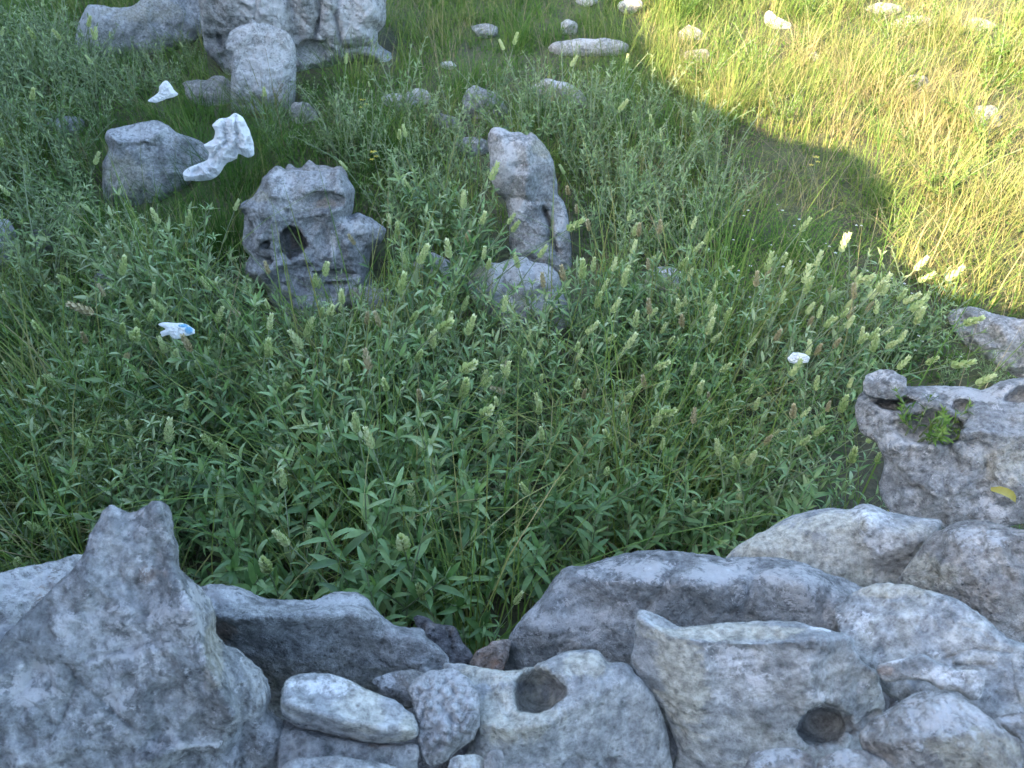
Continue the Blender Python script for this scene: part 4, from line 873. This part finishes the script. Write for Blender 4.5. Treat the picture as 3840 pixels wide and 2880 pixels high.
g = np.random.default_rng(11)
NEAR = [plan_parts_single(design_plant(g, n, h, s, 0.12, ll*1.1, 0.085, sp_)) for n, h, s, ll, sp_ in
        [(5, .30, .0, 1.0, .7), (5, .33, .35, 1.0, .6), (6, .28, .2, .9, .8), (4, .36, .6, .9, .5), (5, .26, .0, 1.0, .9), (5, .34, .5, .8, .6)]]
MID = [plan_parts_joined(design_plant(g, n, h, s, dp, ll*1.25, 0.066, sp_, ln), M['sage']) for n, h, s, dp, ll, sp_, ln in
       [(7, .31, .07, .08, 1.1, .55, (0, 0)), (7, .34, .5, .08, 1.0, .45, (.15, 0)), (6, .30, .06, .2, 1.1, .8, (0, 0)), (6, .37, .75, .1, .85, .4, (.3, .05)), (8, .29, .0, .2, 1.1, .65, (0, 0)), (7, .36, .6, .12, .9, .45, (.22, .1)), (7, .30, .15, .2, 1.1, .7, (-.25, .1))]]
HERB = [plan_parts_joined(design_plant(g, n, h, s, .5, ll, L, sp_), M['herb']) for n, h, s, ll, L, sp_ in
        [(10, .26, .0, 1.3, .040, .9), (9, .30, .05, 1.2, .042, .8), (11, .22, .0, 1.3, .036, 1.0), (9, .28, .1, 1.2, .038, .8)]]

def link(o, parent=None):
    col.objects.link(o)
    if parent is not None: o.parent = parent
    return o
def plant_single(parts, loc, rz, sc, tilt):
    r = empty('sage_plant', loc); r.rotation_euler = (tilt[0], tilt[1], rz); r.scale = (sc, sc, sc)
    ns = 0
    for sm, lv, spk in parts:
        so = link(bpy.data.objects.new('stem', sm), r)
        for me, mt in lv:
            lo = link(bpy.data.objects.new('leaf', me), so); lo.matrix_basis = mt
        if spk:
            q = link(bpy.data.objects.new('flower_spike', spk[0]), so); q.matrix_basis = spk[1]; ns += 1
    return r, ns
def plant_joined(name, parts, loc, rz, sc, tilt):
    r = empty(name, loc); r.rotation_euler = (tilt[0], tilt[1], rz); r.scale = (sc, sc, sc)
    st, fol, sp_ = parts
    so = link(bpy.data.objects.new('stem', st), r)
    fo = link(bpy.data.objects.new('foliage', fol), r); fo['kind'] = 'stuff'
    for me, mt in sp_:
        q = link(bpy.data.objects.new('flower_spike', me), so); q.matrix_basis = mt
    return r, len(sp_)
def where(px, py):
    best = None
    for k, (cx_, cy_, x0, x1, y0, y1) in LAND.items():
        dx = max(x0-px, 0, px-x1); dy = max(y0-py, 0, py-y1); d = math.hypot(dx, dy*1.2)
        if best is None or d < best[0]: best = (d, k, dx, dy, px-cx_, py-cy_)
    d, k, dx, dy, sx, sy = best
    near = 'just ' if d < 160 else ('' if d < 420 else 'far ')
    side = ('left of' if sx < 0 else 'right of') if dx > dy*0.8 and dx > 0 else ('in front of' if sy > 0 else 'behind')
    return f'{near}{side} {k}'
def name_set(items, cat, group):
    """items: (object, singular, plural, place, picture x); several in one place are counted from the left"""
    sets = {}
    for it in items: sets.setdefault((it[1], it[3]), []).append(it)
    for (one, place), its in sets.items():
        its.sort(key=lambda t: t[4])
        for i, (o, _, many, _, _) in enumerate(its):
            tag(o, f'{one} {place}' if len(its) == 1 else f'{ORD[i]} from left of the {many} {place}', cat, group)

# ---- scatter the plants: spaced points over the meadow
def scatter(n, x0, x1, y0, y1, dist, g, test):
    pts = np.empty((0, 2))
    cand = np.stack([g.uniform(x0, x1, n), g.uniform(y0, y1, n)], -1)
    cell = {}; out = []
    for p in cand[test(cand)]:
        c = (int(p[0]/dist), int(p[1]/dist)); ok = True
        for i in (-1, 0, 1):
            for j in (-1, 0, 1):
                for q in cell.get((c[0]+i, c[1]+j), ()):
                    if (q[0]-p[0])**2+(q[1]-p[1])**2 < dist*dist: ok = False; break
                if not ok: break
            if not ok: break
        if ok: cell.setdefault(c, []).append(p); out.append(p)
    return out
def clear(C, h, r=0.07, keep=0.03):
    z = ground_z(C[:, 0], C[:, 1]); m = np.zeros(len(C), int)
    for dx, f in ((0, 1), (-r, .8), (r, .8), (0, .5), (-r, .45), (r, .45)): m += masked(np.column_stack([C[:, 0]+dx, C[:, 1], z+h*f]))
    u_ = g.random(len(C))
    return ~occupied(C[:, 0], C[:, 1]) & ((m == 0) | ((m <= 1) & (u_ < .5)) | (u_ < keep))
def zone(C, h, poly):
    q = project(np.column_stack([C, ground_z(C[:, 0], C[:, 1])+h])); return inside(poly, q[:, 0], q[:, 1])
sage_pts = scatter(16000, -2.4, 2.4, 0.72, 3.6, 0.088, g, lambda C: zone(C, 0.17, SAGE_ZONE) & (C[:, 1] > 0.78+0.16*np.maximum(0, C[:, 0]-0.1)) & (perlin(np.column_stack([C*3.4, np.full(len(C), 8.8)])) > -.42) & clear(C, 0.33))
sage_pts.sort(key=lambda p: math.hypot(p[0], p[1])+0.15*abs(p[0]))

sage_items = []
for i, p in enumerate(sage_pts):
    z = float(ground_z(p[0], p[1])); pq = project(np.array([p[0], p[1], z+0.2]))
    right = np.clip((pq[0]-1300)/1500, 0, 1) if pq[1] > 1000 else 0.2
    mound = float(perlin(np.array([[p[0]*2.1, p[1]*2.1, 6.6]]))[0])
    sc = g.uniform(0.85, 1.12)*(1.06+0.36*np.clip(mound, -.8, .8))
    if masked(np.array([p[0], p[1], z+.34*sc])): sc *= .8
    tilt = (g.normal(0, .08), g.normal(0.10*np.clip(p[0], -1, 1.5), .10))
    if i < 40:
        k = int(g.choice([0, 1, 2, 3, 4, 5], p=[.32, .12, .18, .05, .30, .03])); o, ns = plant_single(NEAR[k], (p[0], p[1], z), g.uniform(0, 6.28), sc, tilt)
    else:
        pr_ = np.array([.20, .06+.10*right, .25*(1-right)+.05, .02+.26*right, .30*(1-right)+.05, .03+.18*right, .06*(1-right)]); pr_ /= pr_.sum()
        k = int(g.choice(7, p=pr_)); o, ns = plant_joined('sage_plant', MID[k], (p[0], p[1], z), g.uniform(-.7, .7) if k in (3, 5, 6, 1) else g.uniform(0, 6.28), sc, tilt)
    one, many = ('flowerless leafy sage plant', 'flowerless sage plants') if ns == 0 else (('sage plant with few spikes', 'few-spiked sage plants') if ns < 3 else ('sage plant with many spikes', 'many-spiked sage plants'))
    sage_items.append((o, one, many, where(*pq), pq[0]))
name_set(sage_items, 'sage plant', 'sage plants of the meadow')
herb_pts = scatter(12000, -5.2, 4.4, 1.6, 7.0, 0.115, g, lambda C: np.any([zone(C, 0.08, hz) for hz in HERB_ZONES], 0) & clear(C, 0.11, 0.05))
g.shuffle(herb_pts); herb_pts = herb_pts[:295]

herb_items = []
for p in herb_pts:
    z = float(ground_z(p[0], p[1])); pq = project(np.array([p[0], p[1], z+0.12])); k = int(g.integers(0, 4))
    hs_ = g.uniform(.9, 1.5)
    if masked(np.array([p[0], p[1], z+.24*hs_])) or masked(np.array([p[0], p[1], z+.14*hs_])): hs_ = .6
    o, ns = plant_joined('herb', HERB[k], (p[0], p[1], z), g.uniform(0, 6.28), hs_, (g.normal(0, .1), g.normal(0, .1)))
    herb_items.append((o, *(('bushy grey-green herb', 'flowerless grey-green herbs') if ns == 0 else ('grey-green herb with flower spikes', 'spiked grey-green herbs')), where(*pq), pq[0]))
sun_pts = scatter(900, 0.9, 5.0, 2.6, 7.4, 0.34, g, lambda C: zone(C, .08, SUNLIT) & clear(C, .1, .05))[:70]
WEED = [plan_parts_joined(design_plant(g, 9, .24, 0, 0, 1.2, .042, .9), M['cover']) for _ in range(2)]
weed_items = []
for p in sun_pts:
    z = float(ground_z(p[0], p[1])); pq = project(np.array([p[0], p[1], z+0.12]))
    o, ns = plant_joined('weed', WEED[int(g.integers(0, 2))], (p[0], p[1], z), g.uniform(0, 6.28), g.uniform(.6, 1.25), (g.normal(0, .12), g.normal(0, .12)))
    weed_items.append((o, 'leafy weed in sunlit grass', 'leafy sunlit weeds', where(*pq), pq[0]))
name_set(weed_items, 'weed', 'leafy weeds in the sunlit grass')
name_set(herb_items, 'herb', 'grey-green herbs between the upper rocks')

# ------------------------------------------------------------------ grass
def blades(root, h, az, bend, width, tint, segs=3):
    n = len(root); ts = np.linspace(0, 1, segs+1)
    d = np.stack([np.cos(az), np.sin(az), 0*az], -1); sidev = np.stack([-np.sin(az), np.cos(az), 0*az], -1)
    V = np.empty((n, segs*2+1, 3)); 
    for k, t in enumerate(ts):
        c = root+d*(h*bend*t**1.7)[:, None]; c[:, 2] += h*(t-0.42*np.minimum(bend, 1.4)*t*t)
        w = (width*(1-t)**0.6*0.5)[:, None]
        if k == segs: V[:, 2*k] = c
        else: V[:, 2*k] = c-sidev*w; V[:, 2*k+1] = c+sidev*w
    F = []
    b = (np.arange(n)*(segs*2+1))[:, None]
    for k in range(segs-1): F.append(b+np.array([[2*k, 2*k+1, 2*k+3, 2*k+2]]))
    Q = np.concatenate(F); Tt = b+np.array([[2*segs-2, 2*segs-1, 2*segs]])
    Q = np.concatenate([Q, np.concatenate([Tt, Tt[:, 2:]], 1)])
    return V.reshape(-1, 3), Q, np.repeat(tint, segs*2+1)
def tri_mesh(name, V, Q, mat, tint, parent=None):
    """quads, and triangles written as quads with a doubled last corner"""
    me = bpy.data.meshes.new(name); tri = Q[:, 3] == Q[:, 2]
    q, t = Q[~tri], Q[tri][:, :3]
    me.vertices.add(len(V)); me.vertices.foreach_set('co', np.asarray(V, np.float32).ravel())
    loops = np.concatenate([q.ravel(), t.ravel()]).astype(np.int32); me.loops.add(len(loops)); me.loops.foreach_set('vertex_index', loops)
    st = np.concatenate([np.arange(len(q))*4, len(q)*4+np.arange(len(t))*3]).astype(np.int32)
    me.polygons.add(len(st)); me.polygons.foreach_set('loop_start', st); me.update(calc_edges=True)
    a = me.attributes.new('tint', 'FLOAT', 'POINT'); a.data.foreach_set('value', np.asarray(tint, np.float32))
    me.materials.append(mat); o = bpy.data.objects.new(name, me); col.objects.link(o)
    if parent is not None: o.parent = parent
    return o
g2 = np.random.default_rng(23)
def grass_field(n_tufts, per, region, hgt, wid, dens, tint_f, spread=0.035, lean=0.5, guard=0.88):
    x0, x1, y0, y1 = region
    C = np.stack([g2.uniform(x0, x1, n_tufts), y0+(y1-y0)*g2.random(n_tufts)], -1)
    C = C[g2.random(len(C)) < dens(C)]
    k = g2.poisson(per, len(C)); idx_ = np.repeat(np.arange(len(C)), k)
    R = C[idx_]+g2.normal(0, spread, (len(idx_), 2))
    hs = (hgt*np.exp(g2.normal(0, .22, len(C))))[idx_]*g2.uniform(.45, 1.15, len(idx_))
    az = np.arctan2(R[:, 1]-C[idx_, 1], R[:, 0]-C[idx_, 0])+g2.normal(0, .6, len(idx_))
    bend = np.abs(g2.normal(lean, .35, len(idx_)))+0.1
    root = np.column_stack([R, ground_z(R[:, 0], R[:, 1])-0.01])
    d = np.stack([np.cos(az), np.sin(az)], -1)
    tip = root.copy(); tip[:, :2] += d*(hs*bend)[:, None]; tip[:, 2] += hs*(1-0.42*np.minimum(bend, 1.4))
    midp = root.copy(); midp[:, :2] += d*(hs*bend*.3)[:, None]; midp[:, 2] += hs*0.45
    bad = masked(tip) | masked(midp)
    keep = ~occupied(R[:, 0], R[:, 1]) & (~bad | (g2.random(len(bad)) > guard))
    root, hs, az, bend = root[keep], hs[keep], az[keep], bend[keep]
    tt = np.clip(tint_f(root)+g2.normal(0, .13, len(root))+0.0, 0, 1)
    return root, hs, az, bend, wid*g2.uniform(.6, 1.3, len(root)), tt
def pix(P, h=0.05):
    Q = np.column_stack([P[:, :2], ground_z(P[:, 0], P[:, 1])+h]); return project(Q)
def in_view(C, m=520):
    q = pix(C); return (q[:, 0] > -m) & (q[:, 0] < 3840+m) & (q[:, 1] > -m) & (q[:, 1] < 2880)
def d_meadow(C):
    q = pix(C); s = inside(SAGE_ZONE, q[:, 0], q[:, 1]); n = perlin(np.column_stack([C*1.7, np.full(len(C), 3.3)]))
    cl = inside(COVER_ZONE, q[:, 0], q[:, 1])
    return np.where(in_view(C), np.where(s, 0.10, np.where(cl, 0.5, 1.0)), 0.30)*np.clip(0.85+0.6*n, .4, 1)
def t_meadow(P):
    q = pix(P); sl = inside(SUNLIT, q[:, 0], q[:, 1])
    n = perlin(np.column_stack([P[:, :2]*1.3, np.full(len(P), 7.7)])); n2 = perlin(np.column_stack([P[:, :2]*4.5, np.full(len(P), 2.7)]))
    dry_sun_tone = np.clip((q[:, 0]-2250)/2200, 0, .45)*np.clip((1500-q[:, 1])/900, 0, 1)  # drier to the upper right, sun brightness put into the same tint
    return 0.30+0.20*n+0.24*n2+0.50*dry_sun_tone+0.14*sl  # sunlit patch painted lighter and yellower in the grass tint
def clumpy(C, f, seed, bias):
    return np.clip(perlin(np.column_stack([C*f, np.full(len(C), seed)]))*1.6+bias, 0, 1)
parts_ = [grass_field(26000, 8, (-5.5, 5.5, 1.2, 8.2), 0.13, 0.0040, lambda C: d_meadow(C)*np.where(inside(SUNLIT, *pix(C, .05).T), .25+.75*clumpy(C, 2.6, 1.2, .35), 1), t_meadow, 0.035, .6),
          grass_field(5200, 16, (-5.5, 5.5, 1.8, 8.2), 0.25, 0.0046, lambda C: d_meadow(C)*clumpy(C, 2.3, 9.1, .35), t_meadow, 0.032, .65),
          grass_field(1500, 30, (-5.8, 2.6, 2.0, 6.8), 0.36, 0.0036, lambda C: (d_meadow(C) > .3)*clumpy(C, 1.9, 2.2, .4), lambda P: t_meadow(P)+.10, 0.04, .85, .7),  # paler long blades: dry grass, with lens glare lifted into the tint
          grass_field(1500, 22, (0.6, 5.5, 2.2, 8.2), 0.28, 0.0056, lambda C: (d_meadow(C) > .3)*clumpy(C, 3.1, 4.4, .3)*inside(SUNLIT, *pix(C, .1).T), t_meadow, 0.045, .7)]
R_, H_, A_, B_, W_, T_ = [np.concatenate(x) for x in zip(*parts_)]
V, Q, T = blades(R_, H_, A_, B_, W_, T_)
print('COUNTS sage', len(sage_pts), 'herb', len(herb_pts), 'blades', len(R_), flush=True)
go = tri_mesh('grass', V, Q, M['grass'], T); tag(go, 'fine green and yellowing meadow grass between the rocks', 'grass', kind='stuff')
# long blades that come up through the sage
def d_sage(C):
    q = pix(C, .12); n = perlin(np.column_stack([C*2.4, np.full(len(C), 5.5)]))
    return np.where(inside(SAGE_ZONE, q[:, 0], q[:, 1]) & (C[:, 1] > 0.85+0.16*np.maximum(0, C[:, 0]-.1)), np.clip(.35+1.1*n, 0, 1), 0)
R_, H_, A_, B_, W_, T_ = grass_field(4200, 9, (-2.4, 2.4, 0.8, 3.4), 0.50, 0.0044, d_sage, lambda P: np.full(len(P), .55), .03, .55)
V, Q, T = blades(R_, H_, A_, B_, W_, T_, 4)
go = tri_mesh('grass', V, Q, M['grass'], T); tag(go, 'long green grass blades growing up through the sage', 'grass', kind='stuff')
# bleached stalks of last year
R_, H_, A_, B_, W_, T_ = grass_field(3200, 6, (-5, 5, 1.1, 7.5), 0.27, 0.0024, lambda C: np.where(d_meadow(C) > .3, .7, .25), lambda P: np.full(len(P), .6), .05, .6, .95)
V, Q, T = blades(R_, H_, A_, B_, W_, T_, 4)
go = tri_mesh('dry_grass', V, Q, M['straw'], T); tag(go, 'thin bleached grass stalks scattered over the meadow', 'dry grass', kind='stuff')
# short ground cover leaves, thick under everything
def cover(n, region, dens, size, tint, mat, name, label, hmax, guard=.97):
    x0, x1, y0, y1 = region
    C = np.stack([g2.uniform(x0, x1, n), g2.uniform(y0, y1, n)], -1); C = C[(g2.random(n) < dens(C))]; C = C[~occupied(C[:, 0], C[:, 1])]
    z = ground_z(C[:, 0], C[:, 1])+hmax*g2.random(len(C))**1.4*np.clip(.75+.6*perlin(np.column_stack([C*3.1, np.full(len(C), 1.1)])), .2, 1.3)
    P = np.column_stack([C, z]); P = P[~masked(P) | (g2.random(len(P)) > guard)]
    n = len(P); az = g2.uniform(0, 6.28, n); el = g2.normal(.35, .4, n); L = size*g2.uniform(.6, 1.3, n)
    d = np.stack([np.cos(az)*np.cos(el), np.sin(az)*np.cos(el), np.sin(el)], -1); s = np.stack([-np.sin(az), np.cos(az), 0*az], -1); nn = np.cross(d, s)
    w = L*.30
    V = np.stack([P, P+d*(L*.5)[:, None]-s*w[:, None]+nn*(L*.08)[:, None], P+d*L[:, None]-nn*(L*.15)[:, None], P+d*(L*.5)[:, None]+s*w[:, None]+nn*(L*.08)[:, None]], 1).reshape(-1, 3)
    b = (np.arange(n)*4)[:, None]; Q = np.concatenate([b+np.array([[0, 1, 2, 2]]), b+np.array([[0, 2, 3, 3]])])
    o = tri_mesh(name, V, Q, mat, np.repeat(np.clip(g2.normal(tint, .2, n), 0, 1), 4)); tag(o, label, 'ground cover', kind='stuff'); return o
def d_cov(C):
    q = pix(C, .06); return np.where(in_view(C, 300), np.where(inside(COVER_ZONE, q[:, 0], q[:, 1]), .9, np.where(inside(SAGE_ZONE, q[:, 0], q[:, 1]), .12, .4)), .04)
cover(110000, (-4.8, 4.8, 0.9, 7.2), d_cov, .020, .42, M['cover'], 'ground_cover', 'low leafy weeds carpeting the soil between grass tufts', .075)
cover(9000, (0.8, 3.0, 1.7, 3.6), lambda C: inside(COVER_ZONE, *pix(C, .1).T)*.9, .016, .62, M['cover'], 'ground_cover', 'yellow-green chickweed mat right of the sage below the sunlit grass', .15)

# little white flowers of the chickweed, and a few yellow ones
def blossom_mesh(r):
    V, F = [(0, 0, 0)], []
    for k in range(5):
        a = 2*math.pi*k/5
        i = len(V); V += [(r*math.cos(a-.38)*.75, r*math.sin(a-.38)*.75, r*.18), (r*math.cos(a), r*math.sin(a), r*.12), (r*math.cos(a+.38)*.75, r*math.sin(a+.38)*.75, r*.18)]
        F.append((0, i, i+1, i+2))
    return np.array(V), np.array(F)
bV, bF = blossom_mesh(.006); V, F, off = [], [], 0
for k in range(420):
    x, y = g2.uniform(.7, 3.0), g2.uniform(1.7, 3.8)
    q = pix(np.array([[x, y]]), .12)[0]
    if not inside(COVER_ZONE, q[:1], q[1:2])[0] or masked(np.array([x, y, float(ground_z(x, y))+.12])): continue
    P = np.array([x, y, float(ground_z(x, y))+g2.uniform(.07, .17)]); V.append(bV*g2.uniform(.7, 1.2)+P); F.append(bF+off); off += len(bV)
o = mesh_obj('white_blossoms', np.concatenate(V), np.concatenate(F), M['petal'], attrs={'tint': ('FLOAT', np.full(off, .5))}); tag(o, 'tiny white blossoms dotted over the chickweed mat', 'blossoms', kind='stuff')

# ------------------------------------------------------------------ tufts one can point to
def tuft(px, py, n, h, tint, label, lean=.5, spread=.05, dirx=0.0, wid=.0038):
    p, _ = ground_hit(px, py); gg = np.random.default_rng(int(px+py))
    R = gg.normal(0, spread, (n, 2)); az = np.arctan2(R[:, 1], R[:, 0]+dirx)+gg.normal(0, .5, n)
    root = np.column_stack([R, np.full(n, -.01)]); hs = h*gg.uniform(.5, 1.1, n); bend = np.abs(gg.normal(lean, .3, n))+.1
    V, Q, T = blades(root, hs, az, bend, wid*gg.uniform(.6, 1.3, n), np.clip(gg.normal(tint, .12, n), 0, 1), 5)
    o = tri_mesh('grass_tuft', V, Q, M['grass'], T); o.location = p; tag(o, label, 'grass tuft', 'grass tufts between the rocks')
tuft(830, 950, 240, .42, .20, 'large dark grass tuft left of the skull-like pitted rock', .55, .07, -.02)
tuft(2720, 420, 260, .34, .45, 'bright green fountain of grass before the long flat slab', .5, .09)
tuft(1400, 640, 160, .34, .25, 'arching dark tuft behind the skull-like pitted rock', .6, .07, .03)
tuft(420, 900, 160, .30, .25, 'arching tuft below the squat rock near the left', .8, .06, -.03)
tuft(1320, 1420, 120, .38, .30, 'upright grass tuft rising out of the sage below the skull-like rock', .35, .04)
tuft(1250, 760, 120, .30, .40, 'yellow-green tuft between the bag and the skull-like rock', .6, .06)
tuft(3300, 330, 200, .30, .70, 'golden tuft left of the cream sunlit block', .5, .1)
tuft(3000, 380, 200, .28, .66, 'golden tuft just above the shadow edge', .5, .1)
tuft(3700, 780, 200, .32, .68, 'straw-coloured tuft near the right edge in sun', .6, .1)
tuft(2950, 1000, 90, .30, .40, 'broad-bladed light green tuft in shade near the shadow edge', .4, .04, 0, .006)
tuft(250, 1500, 120, .36, .34, 'green grass tuft in the sage near the left edge', .6, .05, -.05)
tuft(900, 1700, 100, .32, .36, 'slender tuft in the sage above the ledge rock', .6, .04)
tuft(2650, 1900, 140, .30, .30, 'spreading tuft of fine blades beside the domed boulder', .9, .05, -.05)
tuft(2150, 1990, 120, .26, .55, 'thin brownish tuft just above the large mottled slab', .7, .06)
tuft(200, 2060, 60, .34, .75, 'straw-coloured tuft above the boulder at the left edge', .9, .03, .06)

tuft(900, 700, 200, .40, .28, 'dark arching tuft just below the white plastic bag', .7, .07, .02)
tuft(740, 600, 140, .32, .34, 'tuft of thin blades above the squat rock', .7, .07, -.02)
tuft(1080, 560, 180, .36, .36, 'long-bladed tuft between the smooth lobe and the skull-like rock', .7, .09, 0)
tuft(1330, 330, 200, .34, .45, 'pale bristly tuft at the foot of the fluted boulder', .7, .10, 0)
tuft(1000, 420, 140, .34, .5, 'pale tuft at the foot of the smooth upright lobe', .6, .07, 0)
tuft(1750, 350, 180, .32, .36, 'green tuft left of the pointed grey stone', .6, .09, 0)
tuft(2050, 470, 180, .32, .40, 'green tuft right of the pointed grey stone', .6, .09, 0)
tuft(300, 330, 200, .36, .36, 'long-bladed tuft in front of the long pale rock', .7, .10, -.02)
tuft(120, 620, 180, .36, .34, 'long-bladed tuft near the left edge above the sage', .7, .09, -.02)
# single stalks
def stalk(pa, pb, ha, hb, label, mat='straw', head=0, r=.0012, sag=0.0):
    a, _ = ground_hit(*pa, h=ha); b, _ = ground_hit(*pb, h=hb)
    P = np.array([a*(1-t)+b*t+np.array([0, 0, -sag*math.sin(math.pi*t)]) for t in np.linspace(0, 1, 9)]); base = P[0].copy()
    root = empty('stalk', base); V, F = tube(P-base, r, r*.6, 5); mesh_obj('stem', V, F, M[mat], root, attrs={'tint': ('FLOAT', np.full(len(V), .6))})
    if head:
        tg = P[-1]-P[-2]; tg /= np.linalg.norm(tg); aa = np.cross(tg, [0, 1, .2]); aa /= np.linalg.norm(aa); bb = np.cross(tg, aa)
        h = link(bpy.data.objects.new('seed_head', SPIKE_DRY[0] if head == 1 else SPIKE_ME[1]), root); h.matrix_basis = mat4(np.column_stack([aa, bb, tg])*.05, P[-1]-base)
    tag(root, label, 'stalk', 'single stalks above the sage')
stalk((735, 1760), (905, 985), .06, .55, 'long thin pale stalk leaning up before the skull-like rock')
stalk((2740, 1960), (3230, 1620), .05, .42, 'long slanting stalk with seed spike reaching over the right boulder', 'sage_stem', 2, .0016)
stalk((3230, 1640), (3660, 1440), .30, .50, 'thin stalk lying across the top of the karst boulder', 'sage_stem', 2, .0014)
stalk((2150, 960), (2130, 730), .02, .36, 'dry brown stalk beside the upright stone', 'straw', 1)
stalk((2180, 960), (2165, 800), .02, .26, 'shorter dry brown stalk beside the upright stone', 'straw', 1)
stalk((1075, 600), (995, 180), .02, .6, 'thin dry stalk in front of the smooth upright lobe')
stalk((0, 1985), (260, 2095), .40, .10, 'straw stalk bending in from the left edge')
stalk((-20, 2060), (200, 2110), .38, .10, 'lower straw stalk bending in from the left edge')
stalk((560, 1210), (480, 1330), .05, .30, 'short grass stem near the printed wrapper', 'sage_stem', 1)

# yellow fallen leaf on the right boulder and weeds in its hole
def free_leaf(name, px, py, D, L, heading, mat, label, up=(0, -.4, .9)):
    P = CAM+ray(px, py)*D; V, F = leaf_mesh(.24, 1.1, .45, .5)
    d = np.array(heading, float); d /= np.linalg.norm(d); n = np.array(up, float); n -= d*(n@d); n /= np.linalg.norm(n); s = np.cross(n, d)
    o = mesh_obj(name, (V[:, :1]*d+V[:, 1:2]*s+V[:, 2:3]*n)*L, F, M[mat], attrs={'tint': ('FLOAT', np.full(len(V), .5))}); o.location = P; tag(o, label, 'leaf')
free_leaf('fallen_leaf', 3715, 1835, 1.42, .075, (1, -.12, -.10), 'yellow_leaf', 'yellow leaf hanging over the boulder at right edge')
for k, (px, py, D, lb) in enumerate([(3440, 1600, 1.72, 'light green weed filling the left of the karst boulder hole'), (3530, 1615, 1.70, 'light green weed in the right of the karst boulder hole')]):
    P = CAM+ray(px, py+25)*D; gg = np.random.default_rng(k+77)
    parts = plan_parts_joined(design_plant(gg, 6, .07, 0, 0, .8, .035, 1.2), M['cover'])
    o, _ = plant_joined('weed', parts, P, k, 1.0, (0.3, 0)); tag(o, lb, 'weed')
for k, (px, py, lb) in enumerate([(1360, 375, 'small yellow flower below the round white stones'), (1400, 570, 'pale yellow flower cluster left of the upright stone'), (3060, 590, 'small yellow-green flower at the shadow edge')]):
    p, _ = ground_hit(px, py, h=.2); root = empty('yellow_flower', (p[0], p[1], float(ground_z(p[0], p[1]))))
    hh = p[2]-root.location[2]; V, F = tube([[0, 0, 0], [.01, 0, hh*.5], [0, 0, hh]], .0014, .001, 4); mesh_obj('stem', V, F, M['sage_stem'], root, attrs={'tint': ('FLOAT', np.full(len(V), .5))})
    V, F = blossom_mesh(.016); V = np.concatenate([V, V*.8+np.array([.012, 0, -.02]), V*.8+np.array([-.01, .005, -.035])]); F = np.concatenate([F, F+16, F+32]); V[:, 2] += hh
    mesh_obj('blossom', V, F, M['yellow'], root, attrs={'tint': ('FLOAT', np.full(len(V), .5))}); tag(root, lb, 'flower')
